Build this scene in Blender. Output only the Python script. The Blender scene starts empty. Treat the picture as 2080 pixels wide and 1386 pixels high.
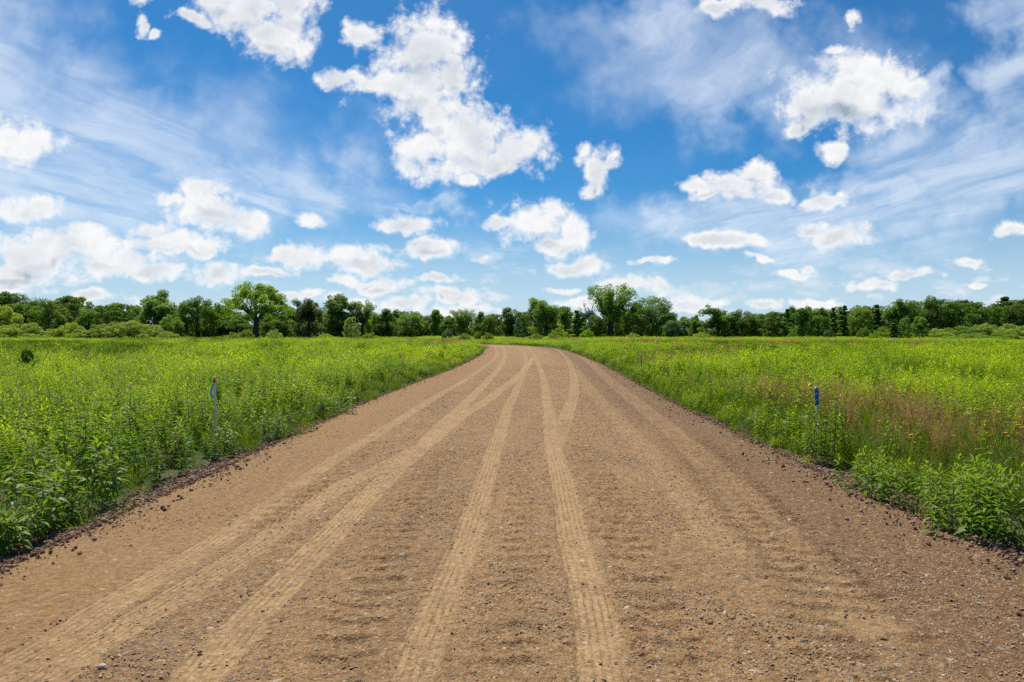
import bpy, math, numpy as np
from mathutils import Vector
R = math.radians
scene = bpy.context.scene
COL = scene.collection
F = 1387.0            # focal length of the photograph in its own pixels (24 mm lens)
HZ = 676.0            # row of the horizon
EYE = 1.6

# ------------------------------------------------------------------ helpers
def ground_at(px, py):
    """ground point (x, y) seen at a pixel of the photograph"""
    d = EYE * F / (py - HZ)
    return (px - 1040.0) / F * d, d

def build(name, V, quads=None, tris=None, mats=(), attrs=None, smooth=False, midx=None, link=True, parent=None):
    V = np.asarray(V, dtype=np.float32).reshape(-1, 3)
    me = bpy.data.meshes.new(name)
    nq = 0 if quads is None else len(quads)
    nt = 0 if tris is None else len(tris)
    loops, starts = [], []
    if nq:
        loops.append(np.asarray(quads, dtype=np.int32).ravel()); starts.append(np.arange(nq) * 4)
    if nt:
        loops.append(np.asarray(tris, dtype=np.int32).ravel()); starts.append(nq * 4 + np.arange(nt) * 3)
    me.vertices.add(len(V)); me.vertices.foreach_set('co', V.ravel())
    if loops:
        L = np.concatenate(loops); S = np.concatenate(starts).astype(np.int32)
        me.loops.add(len(L)); me.loops.foreach_set('vertex_index', L)
        me.polygons.add(len(S)); me.polygons.foreach_set('loop_start', S)
        if midx is not None:
            me.polygons.foreach_set('material_index', np.asarray(midx, dtype=np.int32))
        if smooth:
            me.polygons.foreach_set('use_smooth', np.ones(len(S), dtype=bool))
    for m in mats:
        me.materials.append(m)
    me.update(calc_edges=True)
    for k, a in (attrs or {}).items():
        a = np.asarray(a)
        if a.ndim == 2:
            at = me.attributes.new(k, 'FLOAT_VECTOR', 'POINT'); at.data.foreach_set('vector', a.astype(np.float32).ravel())
        elif a.dtype.kind == 'i':
            at = me.attributes.new(k, 'INT', 'POINT'); at.data.foreach_set('value', a.astype(np.int32))
        else:
            at = me.attributes.new(k, 'FLOAT', 'POINT'); at.data.foreach_set('value', a.astype(np.float32))
    if not link:
        return me
    o = bpy.data.objects.new(name, me); COL.objects.link(o)
    if parent is not None:
        o.parent = parent
    return o

def tag(o, label=None, cat=None, group=None, kind=None):
    if label: o['label'] = label
    if cat: o['category'] = cat
    if group: o['group'] = group
    if kind: o['kind'] = kind
    return o

def empty(name, loc, rz=0.0, scale=(1, 1, 1)):
    o = bpy.data.objects.new(name, None); COL.objects.link(o)
    o.location = loc; o.rotation_euler = (0, 0, rz); o.scale = scale; o.empty_display_size = 0.3
    return o

def child(name, me, parent, color=None):
    o = bpy.data.objects.new(name, me); COL.objects.link(o); o.parent = parent
    if color is not None: o.color = (*color, 1)
    return o

_lat = {}
def vnoise(x, y, seed=0):
    """smooth value noise, 0..1"""
    if seed not in _lat:
        _lat[seed] = np.random.default_rng(1000 + seed).random((256, 256)).astype(np.float32)
    T = _lat[seed]
    xi = np.floor(x).astype(np.int64); yi = np.floor(y).astype(np.int64)
    fx = x - xi; fy = y - yi
    fx = fx * fx * (3 - 2 * fx); fy = fy * fy * (3 - 2 * fy)
    a = T[xi & 255, yi & 255]; b = T[(xi + 1) & 255, yi & 255]
    c = T[xi & 255, (yi + 1) & 255]; d = T[(xi + 1) & 255, (yi + 1) & 255]
    return (a * (1 - fx) + b * fx) * (1 - fy) + (c * (1 - fx) + d * fx) * fy

def fbm(x, y, seed=0, octv=4):
    s = 0; a = 1; t = 0
    for k in range(octv):
        s = s + a * vnoise(x * 2 ** k + 17 * k, y * 2 ** k - 11 * k, seed + k); t += a; a *= 0.55
    return s / t

def sstep(a, b, x):
    t = np.clip((x - a) / (b - a), 0, 1)
    return t * t * (3 - 2 * t)

# ------------------------------------------------------------------ node helper
class NT:
    def __init__(s, tree): s.t = tree; s.n = tree.nodes; s.l = tree.links
    def node(s, typ, **kw):
        n = s.n.new(typ)
        for k, v in kw.items(): setattr(n, k, v)
        return n
    def put(s, sock, v):
        if isinstance(v, bpy.types.NodeSocket): s.l.new(v, sock)
        else: sock.default_value = v
    def math(s, op, a, b=None, c=None, clamp=False):
        n = s.n.new('ShaderNodeMath'); n.operation = op; n.use_clamp = clamp
        s.put(n.inputs[0], a)
        if b is not None: s.put(n.inputs[1], b)
        if c is not None: s.put(n.inputs[2], c)
        return n.outputs[0]
    def vmath(s, op, a, b=None, c=None):
        n = s.n.new('ShaderNodeVectorMath'); n.operation = op
        s.put(n.inputs[0], a)
        if b is not None: s.put(n.inputs[1], b)
        if c is not None: s.put(n.inputs[2], c)
        return n.outputs['Value'] if op in ('LENGTH', 'DOT_PRODUCT') else n.outputs[0]
    def mix(s, f, a, b, mode='MIX'):
        n = s.n.new('ShaderNodeMix'); n.data_type = 'RGBA'; n.blend_type = mode; n.clamp_factor = True
        s.put(n.inputs[0], f)
        for i, v in ((6, a), (7, b)):
            s.put(n.inputs[i], v if isinstance(v, bpy.types.NodeSocket) else (*v[:3], 1))
        return n.outputs[2]
    def remap(s, v, a, b, c=0.0, d=1.0, smooth=True):
        n = s.n.new('ShaderNodeMapRange'); n.interpolation_type = 'SMOOTHSTEP' if smooth else 'LINEAR'; n.clamp = True
        for i, x in enumerate((v, a, b, c, d)): s.put(n.inputs[i], x)
        return n.outputs[0]
    def noise(s, vec, scale, detail=4, rough=0.55, dist=0.0, color=False):
        n = s.n.new('ShaderNodeTexNoise'); s.put(n.inputs['Vector'], vec)
        n.inputs['Scale'].default_value = scale; n.inputs['Detail'].default_value = detail
        n.inputs['Roughness'].default_value = rough; n.inputs['Distortion'].default_value = dist
        return n.outputs['Color' if color else 'Fac']
    def voro(s, vec, scale, feature='F1', rnd=1.0):
        n = s.n.new('ShaderNodeTexVoronoi'); n.feature = feature; s.put(n.inputs['Vector'], vec)
        n.inputs['Scale'].default_value = scale; n.inputs['Randomness'].default_value = rnd
        return n
    def attr(s, name, typ='GEOMETRY'):
        n = s.n.new('ShaderNodeAttribute'); n.attribute_name = name; n.attribute_type = typ
        return n

def new_mat(name):
    m = bpy.data.materials.new(name); m.use_nodes = True
    nt = NT(m.node_tree); nt.n.clear()
    out = nt.node('ShaderNodeOutputMaterial')
    return m, nt, out

def plain(name, col, rough=0.7, var=0.15, scale=20.0, bump=0.0):
    m, nt, out = new_mat(name)
    p = nt.node('ShaderNodeBsdfPrincipled'); p.inputs['Roughness'].default_value = rough
    tc = nt.node('ShaderNodeTexCoord')
    f = nt.noise(tc.outputs['Object'], scale, 5, 0.6)
    c = nt.mix(f, [x * (1 - var) for x in col], [min(1, x * (1 + var)) for x in col])
    nt.put(p.inputs['Base Color'], c)
    if bump:
        b = nt.node('ShaderNodeBump'); b.inputs['Distance'].default_value = bump
        nt.put(b.inputs['Height'], f); nt.put(p.inputs['Normal'], b.outputs[0])
    nt.l.new(p.outputs[0], out.inputs[0])
    return m

def leaf_mat(name, young, old, trans=0.4, use_object=False, gloss=0.35, inst=True, tcol=1.6):
    """leaf: diffuse front with soft sheen + light passing through. 'tint' per leaf, 'tone' per plant"""
    m, nt, out = new_mat(name)
    t = nt.attr('tint').outputs['Fac']
    if use_object:
        oi = nt.node('ShaderNodeObjectInfo')
        hsv = nt.node('ShaderNodeHueSaturation')
        nt.put(hsv.inputs['Color'], oi.outputs['Color'])
        nt.put(hsv.inputs['Value'], nt.remap(t, 0, 1, 0.62, 1.45, False))
        nt.put(hsv.inputs['Hue'], nt.remap(t, 0, 1, 0.512, 0.49, False))
        c = hsv.outputs[0]
    else:
        c = nt.mix(t, old, young)
        if inst:
            tone = nt.attr('tone', 'INSTANCER').outputs['Fac']
            hsv = nt.node('ShaderNodeHueSaturation'); nt.put(hsv.inputs['Color'], c)
            nt.put(hsv.inputs['Value'], nt.remap(tone, 0, 1, 0.58, 1.34, False))
            nt.put(hsv.inputs['Hue'], nt.remap(tone, 0, 1, 0.525, 0.482, False))
            c = hsv.outputs[0]
    p = nt.node('ShaderNodeBsdfPrincipled')
    nt.put(p.inputs['Base Color'], c); p.inputs['Roughness'].default_value = 0.5
    p.inputs['Specular IOR Level'].default_value = gloss
    tr = nt.node('ShaderNodeBsdfTranslucent')
    br = nt.vmath('MINIMUM', nt.vmath('MULTIPLY', c, (tcol * 1.05, tcol, tcol * 0.5)), (0.8, 0.8, 0.8)); nt.put(tr.inputs['Color'], br)
    mx = nt.node('ShaderNodeMixShader'); mx.inputs[0].default_value = trans
    nt.l.new(p.outputs[0], mx.inputs[1]); nt.l.new(tr.outputs[0], mx.inputs[2])
    nt.l.new(mx.outputs[0], out.inputs[0])
    return m

# ------------------------------------------------------------------ camera
cam = bpy.data.cameras.new('camera'); co = bpy.data.objects.new('camera', cam); COL.objects.link(co)
cam.lens = 24.0; cam.sensor_width = 36.0; cam.clip_end = 20000; cam.clip_start = 0.05
co.location = (0, 0, EYE); co.rotation_euler = (R(90) - math.atan((693.0 - HZ) / F), 0, 0)
scene.camera = co

# ------------------------------------------------------------------ sun and sky
SUN_EL, SUN_AZ = 61.0, -24.0          # azimuth from +Y towards +X
sd = Vector((math.sin(R(SUN_AZ)) * math.cos(R(SUN_EL)), math.cos(R(SUN_AZ)) * math.cos(R(SUN_EL)), math.sin(R(SUN_EL))))
sl = bpy.data.lights.new('sun', 'SUN'); sl.energy = 5.0; sl.angle = R(0.53); sl.color = (1.0, 0.955, 0.88)
so = bpy.data.objects.new('sun', sl); COL.objects.link(so)
so.rotation_euler = (-sd).to_track_quat('-Z', 'Y').to_euler(); so.location = (0, 0, 60)

CUMULUS = [  # centre and radii in the photograph's pixels
 (500,15,92,62),(560,72,72,55),(612,100,26,40),(455,-15,85,38),(405,42,42,16),(590,10,60,50),
 (285,4,32,16),(300,55,14,22),(318,72,16,9),
 (862,108,98,92),(838,185,112,66),(765,183,66,28),(695,165,46,20),(738,72,36,34),(930,160,40,60),
 (945,285,108,78),(852,300,72,48),(1062,303,62,52),(895,342,60,28),(950,358,26,22),(1010,330,66,34),(880,240,60,45),
 (1178,312,28,26),(1214,345,36,46),(1243,328,20,18),(1203,378,28,20),
 (1715,195,136,74),(1640,222,66,58),(1792,170,72,54),(1728,142,74,36),(1618,262,46,18),(1850,185,40,20),
 (1490,375,98,32),(1532,345,46,26),(1408,368,42,20),(1572,396,44,16),(1435,398,32,12),
 (1090,452,80,46),(1110,420,48,28),(1154,470,44,44),(1018,455,46,16),(1118,500,60,20),(1172,538,66,17),
 (130,500,125,42),(60,522,90,46),(235,530,100,32),(322,552,60,20),(20,560,110,34),(150,472,62,20),
 (330,492,92,26),(300,466,52,18),(402,502,72,18),(448,552,54,24),
 (430,432,102,40),(402,396,60,26),(502,446,50,30),(335,408,40,14),
 (624,455,40,18),(20,288,92,44),(60,426,90,24),
 (650,522,118,24),(572,520,42,18),(742,542,74,20),(552,550,50,12),
 (836,464,56,24),(872,512,62,22),(984,527,19,10),
 (766,580,58,18),(690,572,42,15),(610,602,60,14),(830,616,52,12),(930,602,56,18),(895,570,36,10),(940,628,80,12),(700,616,70,14),(190,596,44,13),
 (1700,482,68,24),(1652,460,36,14),(1480,495,84,20),(1680,405,36,18),(1692,312,38,22),(1605,553,56,8),(1640,545,20,9),
 (1960,526,42,11),(2062,476,46,17),(1792,574,46,14),(1745,585,36,12),(1850,556,50,12),(1342,584,36,15),(1275,582,70,18),(1145,584,42,9),
 (1200,612,60,14),(1400,612,66,13),(1550,622,42,13),(1650,612,56,12),(1320,540,46,7),(1540,528,30,8),
 (1462,15,44,20),(1560,12,52,24),(1722,46,22,20),(1690,100,18,11),(1985,575,20,6),
]
SHADED = [(120,548,130,16),(230,558,60,12),(420,450,70,16),(1715,235,80,22),(880,525,40,8),(1100,492,40,14),(340,512,80,10),(1500,398,70,9),(30,578,110,16),(660,540,90,10),(770,592,50,8)]
VEILS = [(120,330,560,190),(500,390,380,90),(-60,150,240,220),(1480,150,330,120),(1560,470,380,75),(1960,330,230,110),(2080,120,110,220),(1740,410,330,60),(860,415,90,30),(1350,60,260,80),(1850,215,80,40)]

w = bpy.data.worlds.new('World'); scene.world = w; w.use_nodes = True
nt = NT(w.node_tree); nt.n.clear()
wout = nt.node('ShaderNodeOutputWorld'); bg = nt.node('ShaderNodeBackground')
nt.l.new(bg.outputs[0], wout.inputs[0])
SKY = 0.1
bg.inputs['Strength'].default_value = SKY
sky = nt.node('ShaderNodeTexSky'); sky.sky_type = 'NISHITA'; sky.sun_disc = False
sky.sun_elevation = R(SUN_EL); sky.sun_rotation = R(SUN_AZ)
sky.air_density = 1.0; sky.dust_density = 0.5; sky.ozone_density = 2.5; sky.altitude = 300
tc = nt.node('ShaderNodeTexCoord'); D = tc.outputs['Generated']
sep = nt.node('ShaderNodeSeparateXYZ'); nt.l.new(D, sep.inputs[0])
yy = nt.math('MAXIMUM', sep.outputs[1], 0.05)
U = nt.math('DIVIDE', sep.outputs[0], yy); Vv = nt.math('DIVIDE', sep.outputs[2], yy)
cmb = nt.node('ShaderNodeCombineXYZ'); nt.l.new(U, cmb.inputs[0]); nt.l.new(Vv, cmb.inputs[1])
P = cmb.outputs[0]
front = nt.remap(sep.outputs[1], 0.1, 0.35)
# turbulence that pushes the outlines about
wn = nt.vmath('SUBTRACT', nt.noise(P, 9.0, 4, 0.55, 0.0, True), (0.5, 0.5, 0.5))
wn2 = nt.vmath('SUBTRACT', nt.noise(P, 34.0, 6, 0.6, 0.0, True), (0.5, 0.5, 0.5))
PW = nt.vmath('ADD', P, nt.vmath('MULTIPLY', wn, (0.055, 0.05, 0)))
PW = nt.vmath('ADD', PW, nt.vmath('MULTIPLY', wn2, (0.007, 0.006, 0)))
def blobs(vec, lst, k=0.12):
    acc = None
    for (cx, cy, rx, ry) in lst:
        ix, iy = F / rx, F / ry
        u, v = (cx - 1040) / F, (HZ - cy) / F
        q = nt.vmath('MULTIPLY_ADD', vec, (ix, iy, 0), (-u * ix, -v * iy, 0))
        d = nt.vmath('LENGTH', q)
        acc = d if acc is None else nt.math('SMOOTH_MIN', acc, d, k)
    return acc
def voro2(vec, scale, detail, rough):
    n = nt.node('ShaderNodeTexVoronoi'); n.feature = 'F1'; n.voronoi_dimensions = '2D'; nt.put(n.inputs['Vector'], vec)
    n.inputs['Scale'].default_value = scale; n.inputs['Detail'].default_value = detail; n.inputs['Roughness'].default_value = rough
    n.inputs['Lacunarity'].default_value = 2.3
    return n.outputs['Distance']
dist = blobs(PW, CUMULUS)
above = blobs(nt.vmath('ADD', PW, (0.0, 0.026, 0)), CUMULUS)
under = nt.remap(nt.math('SUBTRACT', dist, above), 0.05, 0.5)
fld = nt.math('SUBTRACT', 1.34, dist)
e1 = nt.math('SUBTRACT', nt.noise(P, 34.0, 10, 0.66, 0.2), 0.5)
e2 = nt.math('SUBTRACT', nt.noise(P, 8.0, 4, 0.5, 0.2), 0.5)
PB = nt.vmath('ADD', P, nt.vmath('MULTIPLY', wn2, (0.012, 0.012, 0)))
b1 = voro2(PB, 26.0, 2.5, 0.55); b2 = voro2(nt.vmath('ADD', PB, (-0.004, 0.009, 0)), 26.0, 2.5, 0.55)
relief = nt.math('MULTIPLY', nt.math('SUBTRACT', b2, b1), 0.16)
dens = nt.math('MULTIPLY_ADD', e1, 1.15, fld)
dens = nt.math('MULTIPLY_ADD', nt.math('SUBTRACT', 0.56, b1), 0.55, dens)
dens = nt.math('MULTIPLY_ADD', e2, 0.5, dens)
cover = nt.math('MULTIPLY', nt.remap(dens, -0.06, 0.80), front)
core = nt.remap(nt.math('MULTIPLY_ADD', fld, 0.6, nt.math('MULTIPLY', dens, 0.4)), 0.42, 1.05)
shadow = nt.remap(nt.math('SUBTRACT', 1.0, blobs(PW, SHADED, 0.2)), -0.25, 0.6)
lump = nt.remap(nt.noise(PW, 9.0, 2.5, 0.45), 0.34, 0.68)
grey = nt.math('MULTIPLY_ADD', lump, 0.34, nt.math('MULTIPLY_ADD', under, 0.62, nt.math('MULTIPLY_ADD', shadow, 0.42, nt.math('SUBTRACT', 0.12, relief))))
grey = nt.math('MULTIPLY', grey, core, clamp=True)
C = 1.0 / SKY
ccol = nt.mix(grey, (0.86 * C, 0.86 * C, 0.86 * C), (0.30 * C, 0.375 * C, 0.47 * C))
# thin high streaks
zz = nt.math('MAXIMUM', sep.outputs[2], 0.06)
deck = nt.node('ShaderNodeCombineXYZ'); nt.l.new(nt.math('DIVIDE', sep.outputs[0], zz), deck.inputs[0]); nt.l.new(nt.math('DIVIDE', sep.outputs[1], zz), deck.inputs[1])
dk = nt.vmath('ADD', deck.outputs[0], nt.vmath('MULTIPLY', nt.vmath('SUBTRACT', nt.noise(deck.outputs[0], 0.7, 4, 0.55, 0, True), (0.5, 0.5, 0.5)), (0.9, 0.9, 0)))
mp = nt.node('ShaderNodeMapping'); nt.put(mp.inputs['Vector'], dk)
mp.inputs['Rotation'].default_value = (0, 0, R(-12)); mp.inputs['Scale'].default_value = (2.6, 0.42, 1)
st = nt.noise(mp.outputs[0], 1.0, 10, 0.62, 0.25)
mp2 = nt.node('ShaderNodeMapping'); nt.put(mp2.inputs['Vector'], dk); mp2.inputs['Location'].default_value = (3.1, 1.7, 0)
mp2.inputs['Rotation'].default_value = (0, 0, R(18)); mp2.inputs['Scale'].default_value = (0.8, 0.35, 1)
st2 = nt.noise(mp2.outputs[0], 1.0, 7, 0.55, 0.4)
veil = nt.remap(nt.math('SUBTRACT', 1.0, blobs(nt.vmath('ADD', P, nt.vmath('MULTIPLY', wn, (0.3, 0.2, 0))), VEILS, 0.3)), -0.35, 0.75)
streak = nt.remap(nt.math('MULTIPLY_ADD', st2, 0.5, nt.math('MULTIPLY', st, 0.9)), 0.45, 0.95)
cir = nt.math('MULTIPLY', nt.math('MULTIPLY_ADD', veil, 1.05, 0.05), nt.math('MULTIPLY_ADD', streak, 0.62, 0.42), clamp=True)
cir = nt.math('MULTIPLY', cir, nt.remap(sep.outputs[2], 0.0, 0.12, 0.6, 1.0))
low = nt.remap(sep.outputs[2], 0.0, 0.22, 0.85, 0.0)
# clear sky colour
hs = nt.node('ShaderNodeHueSaturation'); nt.l.new(sky.outputs[0], hs.inputs['Color'])
hs.inputs['Saturation'].default_value = 1.15; hs.inputs['Value'].default_value = 1.0; hs.inputs['Hue'].default_value = 0.495
base = nt.vmath('MULTIPLY', hs.outputs[0], (0.165, 0.585, 0.84))
base = nt.mix(low, base, (0.54 * C, 0.66 * C, 0.77 * C))
base = nt.mix(nt.math('MULTIPLY', cir, 0.72), base, (0.66 * C, 0.74 * C, 0.85 * C))
# distant bank of small clouds low over the trees
bw = nt.vmath('MULTIPLY_ADD', P, (1.0, 2.6, 0), nt.vmath('MULTIPLY', wn, (0.05, 0.05, 0)))
bn = nt.math('MULTIPLY_ADD', nt.math('SUBTRACT', 0.56, voro2(bw, 17.0, 2.0, 0.55)), 0.3, nt.noise(bw, 9.0, 8, 0.6, 0.2))
bank = nt.math('MULTIPLY', nt.remap(bn, 0.42, 0.62), nt.math('MULTIPLY', nt.math('SUBTRACT', 1.0, nt.remap(Vv, 0.06, 0.15)), front))
bank = nt.math('MULTIPLY', bank, nt.math('MULTIPLY_ADD', nt.remap(nt.noise(P, 2.3, 2, 0.5), 0.4, 0.6), 0.6, 0.4))
base = nt.mix(nt.math('MULTIPLY', bank, 0.9), base, nt.mix(nt.remap(bn, 0.55, 0.8), (0.66 * C, 0.72 * C, 0.79 * C), (0.88 * C, 0.89 * C, 0.90 * C)))
final = nt.mix(cover, base, ccol)
nt.put(bg.inputs['Color'], final)
for n_ in w.node_tree.nodes:
    if n_.type == 'TEX_NOISE': n_.noise_dimensions = '2D'
w.cycles.sampling_method = 'MANUAL'; w.cycles.sample_map_resolution = 256

scene.view_settings.view_transform = 'Standard'; scene.view_settings.look = 'None'
scene.view_settings.exposure = 0.2; scene.view_settings.gamma = 1.0
scene.cycles.max_bounces = 6; scene.cycles.diffuse_bounces = 3; scene.cycles.glossy_bounces = 2
scene.cycles.transmission_bounces = 5; scene.cycles.transparent_max_bounces = 4
scene.cycles.use_denoising = False; scene.cycles.adaptive_threshold = 0.02
scene.cycles.sample_clamp_indirect = 4.0

# ------------------------------------------------------------------ road line
CL = np.array([(0.05,-30),(0.05,2),(0.1,12),(0.2,17),(0.55,24),(1.05,34),(1.3,46),(1.35,58),(1.0,68),(-0.4,78),(-3.5,86.5),(-8.5,92.5),(-16,96.5),(-30,101),(-60,108),(-110,116)], float)
def spline(P, n=40):
    out = []
    for i in range(len(P) - 1):
        p0 = P[max(i - 1, 0)]; p1 = P[i]; p2 = P[i + 1]; p3 = P[min(i + 2, len(P) - 1)]
        m1 = (p2 - p0) * 0.5; m2 = (p3 - p1) * 0.5
        l = np.linalg.norm(p2 - p1)
        m1 = m1 / max(np.linalg.norm(m1), 1e-6) * l; m2 = m2 / max(np.linalg.norm(m2), 1e-6) * l
        t = np.linspace(0, 1, n, endpoint=False)[:, None]
        out.append((2*t**3-3*t**2+1)*p1 + (t**3-2*t**2+t)*m1 + (-2*t**3+3*t**2)*p2 + (t**3-t**2)*m2)
    out.append(P[-1:])
    return np.concatenate(out)
CLS = spline(CL)
_seg = np.linalg.norm(np.diff(CLS, axis=0), axis=1); CS = np.concatenate([[0], np.cumsum(_seg)])
def cl_at(s):
    x = np.interp(s, CS, CLS[:, 0]); y = np.interp(s, CS, CLS[:, 1])
    e = 0.3
    tx = np.interp(s + e, CS, CLS[:, 0]) - np.interp(s - e, CS, CLS[:, 0]); ty = np.interp(s + e, CS, CLS[:, 1]) - np.interp(s - e, CS, CLS[:, 1])
    l = np.sqrt(tx**2 + ty**2) + 1e-9
    return x, y, tx / l, ty / l
def pl_dist(x, y, P):
    """signed distance to polyline P (positive = right of it) and arc length"""
    best = np.full(x.shape, 1e9); sg = np.zeros(x.shape); arc = np.zeros(x.shape); acc = 0.0
    for i in range(len(P) - 1):
        ax, ay = P[i]; bx, by = P[i + 1]; dx, dy = bx - ax, by - ay; L = math.hypot(dx, dy)
        if L < 1e-6: continue
        t = np.clip(((x - ax) * dx + (y - ay) * dy) / (L * L), 0, 1)
        ex = x - ax - t * dx; ey = y - ay - t * dy
        d = np.sqrt(ex * ex + ey * ey)
        m = d < best
        best = np.where(m, d, best)
        sg = np.where(m, np.sign(dx * -ey + dy * ex), sg); arc = np.where(m, acc + t * L, arc)
        acc += L
    return best * sg, arc
def road_lat(x, y):
    return pl_dist(np.asarray(x, float), np.asarray(y, float), CLS[::8])[0]
def road_z(t):
    return 0.05 - 0.012 * np.abs(t) - 0.15 * sstep(3.2, 4.1, np.abs(t))
GZ = -0.10   # level of the field

TR = [  # tyre tracks: points in the photograph's pixels, half width (m), strength
 ([(997,698.5),(1004,704),(1009,720),(997,735),(950,770),(900,799),(800,862),(673,942),(505,1063),(404,1127),(200,1252),(0,1372),(-120,1440)],0.125,1.0,1),
 ([(1012,699),(1019,702),(1025,720),(1014,748),(987,779),(952,815),(900,864),(850,918),(790,972),(700,1063),(622,1144),(572,1200),(470,1310),(400,1386),(350,1440)],0.135,1.0,1),
 ([(1083,727),(1066,751),(1045,773),(1021,791),(987,817),(943,845),(870,902)],0.15,1.0,1),
 ([(870,902),(780,950),(700,990),(600,1058),(450,1162),(200,1315),(80,1400)],0.13,0.85,1),
 ([(1083,727),(1066,756),(1056,777),(1045,805),(1031,832),(1021,867),(1010,905),(1000,935),(980,1002),(960,1068),(938,1131),(910,1198),(882,1265),(851,1345),(836,1390),(815,1440)],0.11,0.95,1),
 ([(1030,699),(1044,704),(1061,715),(1068,734),(1064,756)],0.13,0.6,0),
 ([(1050,698.5),(1066,702),(1080,715),(1089,732),(1099,758),(1106,784),(1110,818),(1115,853),(1119,888),(1125,920),(1138,970),(1152,1040),(1166,1110),(1187,1180),(1205,1250),(1226,1386),(1234,1440)],0.118,1.0,1),
 ([(1080,698),(1096,699.5),(1125,708),(1146,723),(1156,739),(1163,758),(1166,784),(1163,810),(1154,836),(1146,857),(1137,880),(1124,908)],0.14,0.95,1),
 ([(1124,908),(1096,945),(1050,1020),(1005,1096),(985,1150)],0.15,0.3,0),
 ([(1100,699),(1116,702),(1160,713),(1186,728),(1208,746),(1229,767),(1262,794),(1340,858),(1450,962),(1600,1120),(1760,1290)],0.2,0.6,0),
 ([(1168,753),(1191,784),(1212,808),(1238,836),(1300,908),(1380,1000),(1480,1130)],0.17,0.55,0),
]
TRG = [(np.array([ground_at(*p) for p in pts]), hw, st, rib) for pts, hw, st, rib in TR]
TRG = [(spline(P, 8), hw, st, rib) for P, hw, st, rib in TRG]
LUG = [([(1150,860),(1195,940),(1240,1020),(1290,1160),(1330,1270),(1375,1400)],0.19),
       ([(905,925),(850,1000),(810,1070),(770,1180),(700,1300),(660,1400)],0.17),
       ([(1420,900),(1560,1040),(1700,1190),(1800,1280)],0.2), ([(1330,860),(1440,985),(1540,1110),(1660,1290),(1720,1400)],0.18), ([(1060,960),(1050,1050),(1040,1180),(1030,1400)],0.14),
       ([(760,905),(690,960),(600,1020),(500,1090)],0.16)]
LUGG = [(spline(np.array([ground_at(*p) for p in pts]), 8), hw) for pts, hw in LUG]

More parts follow.
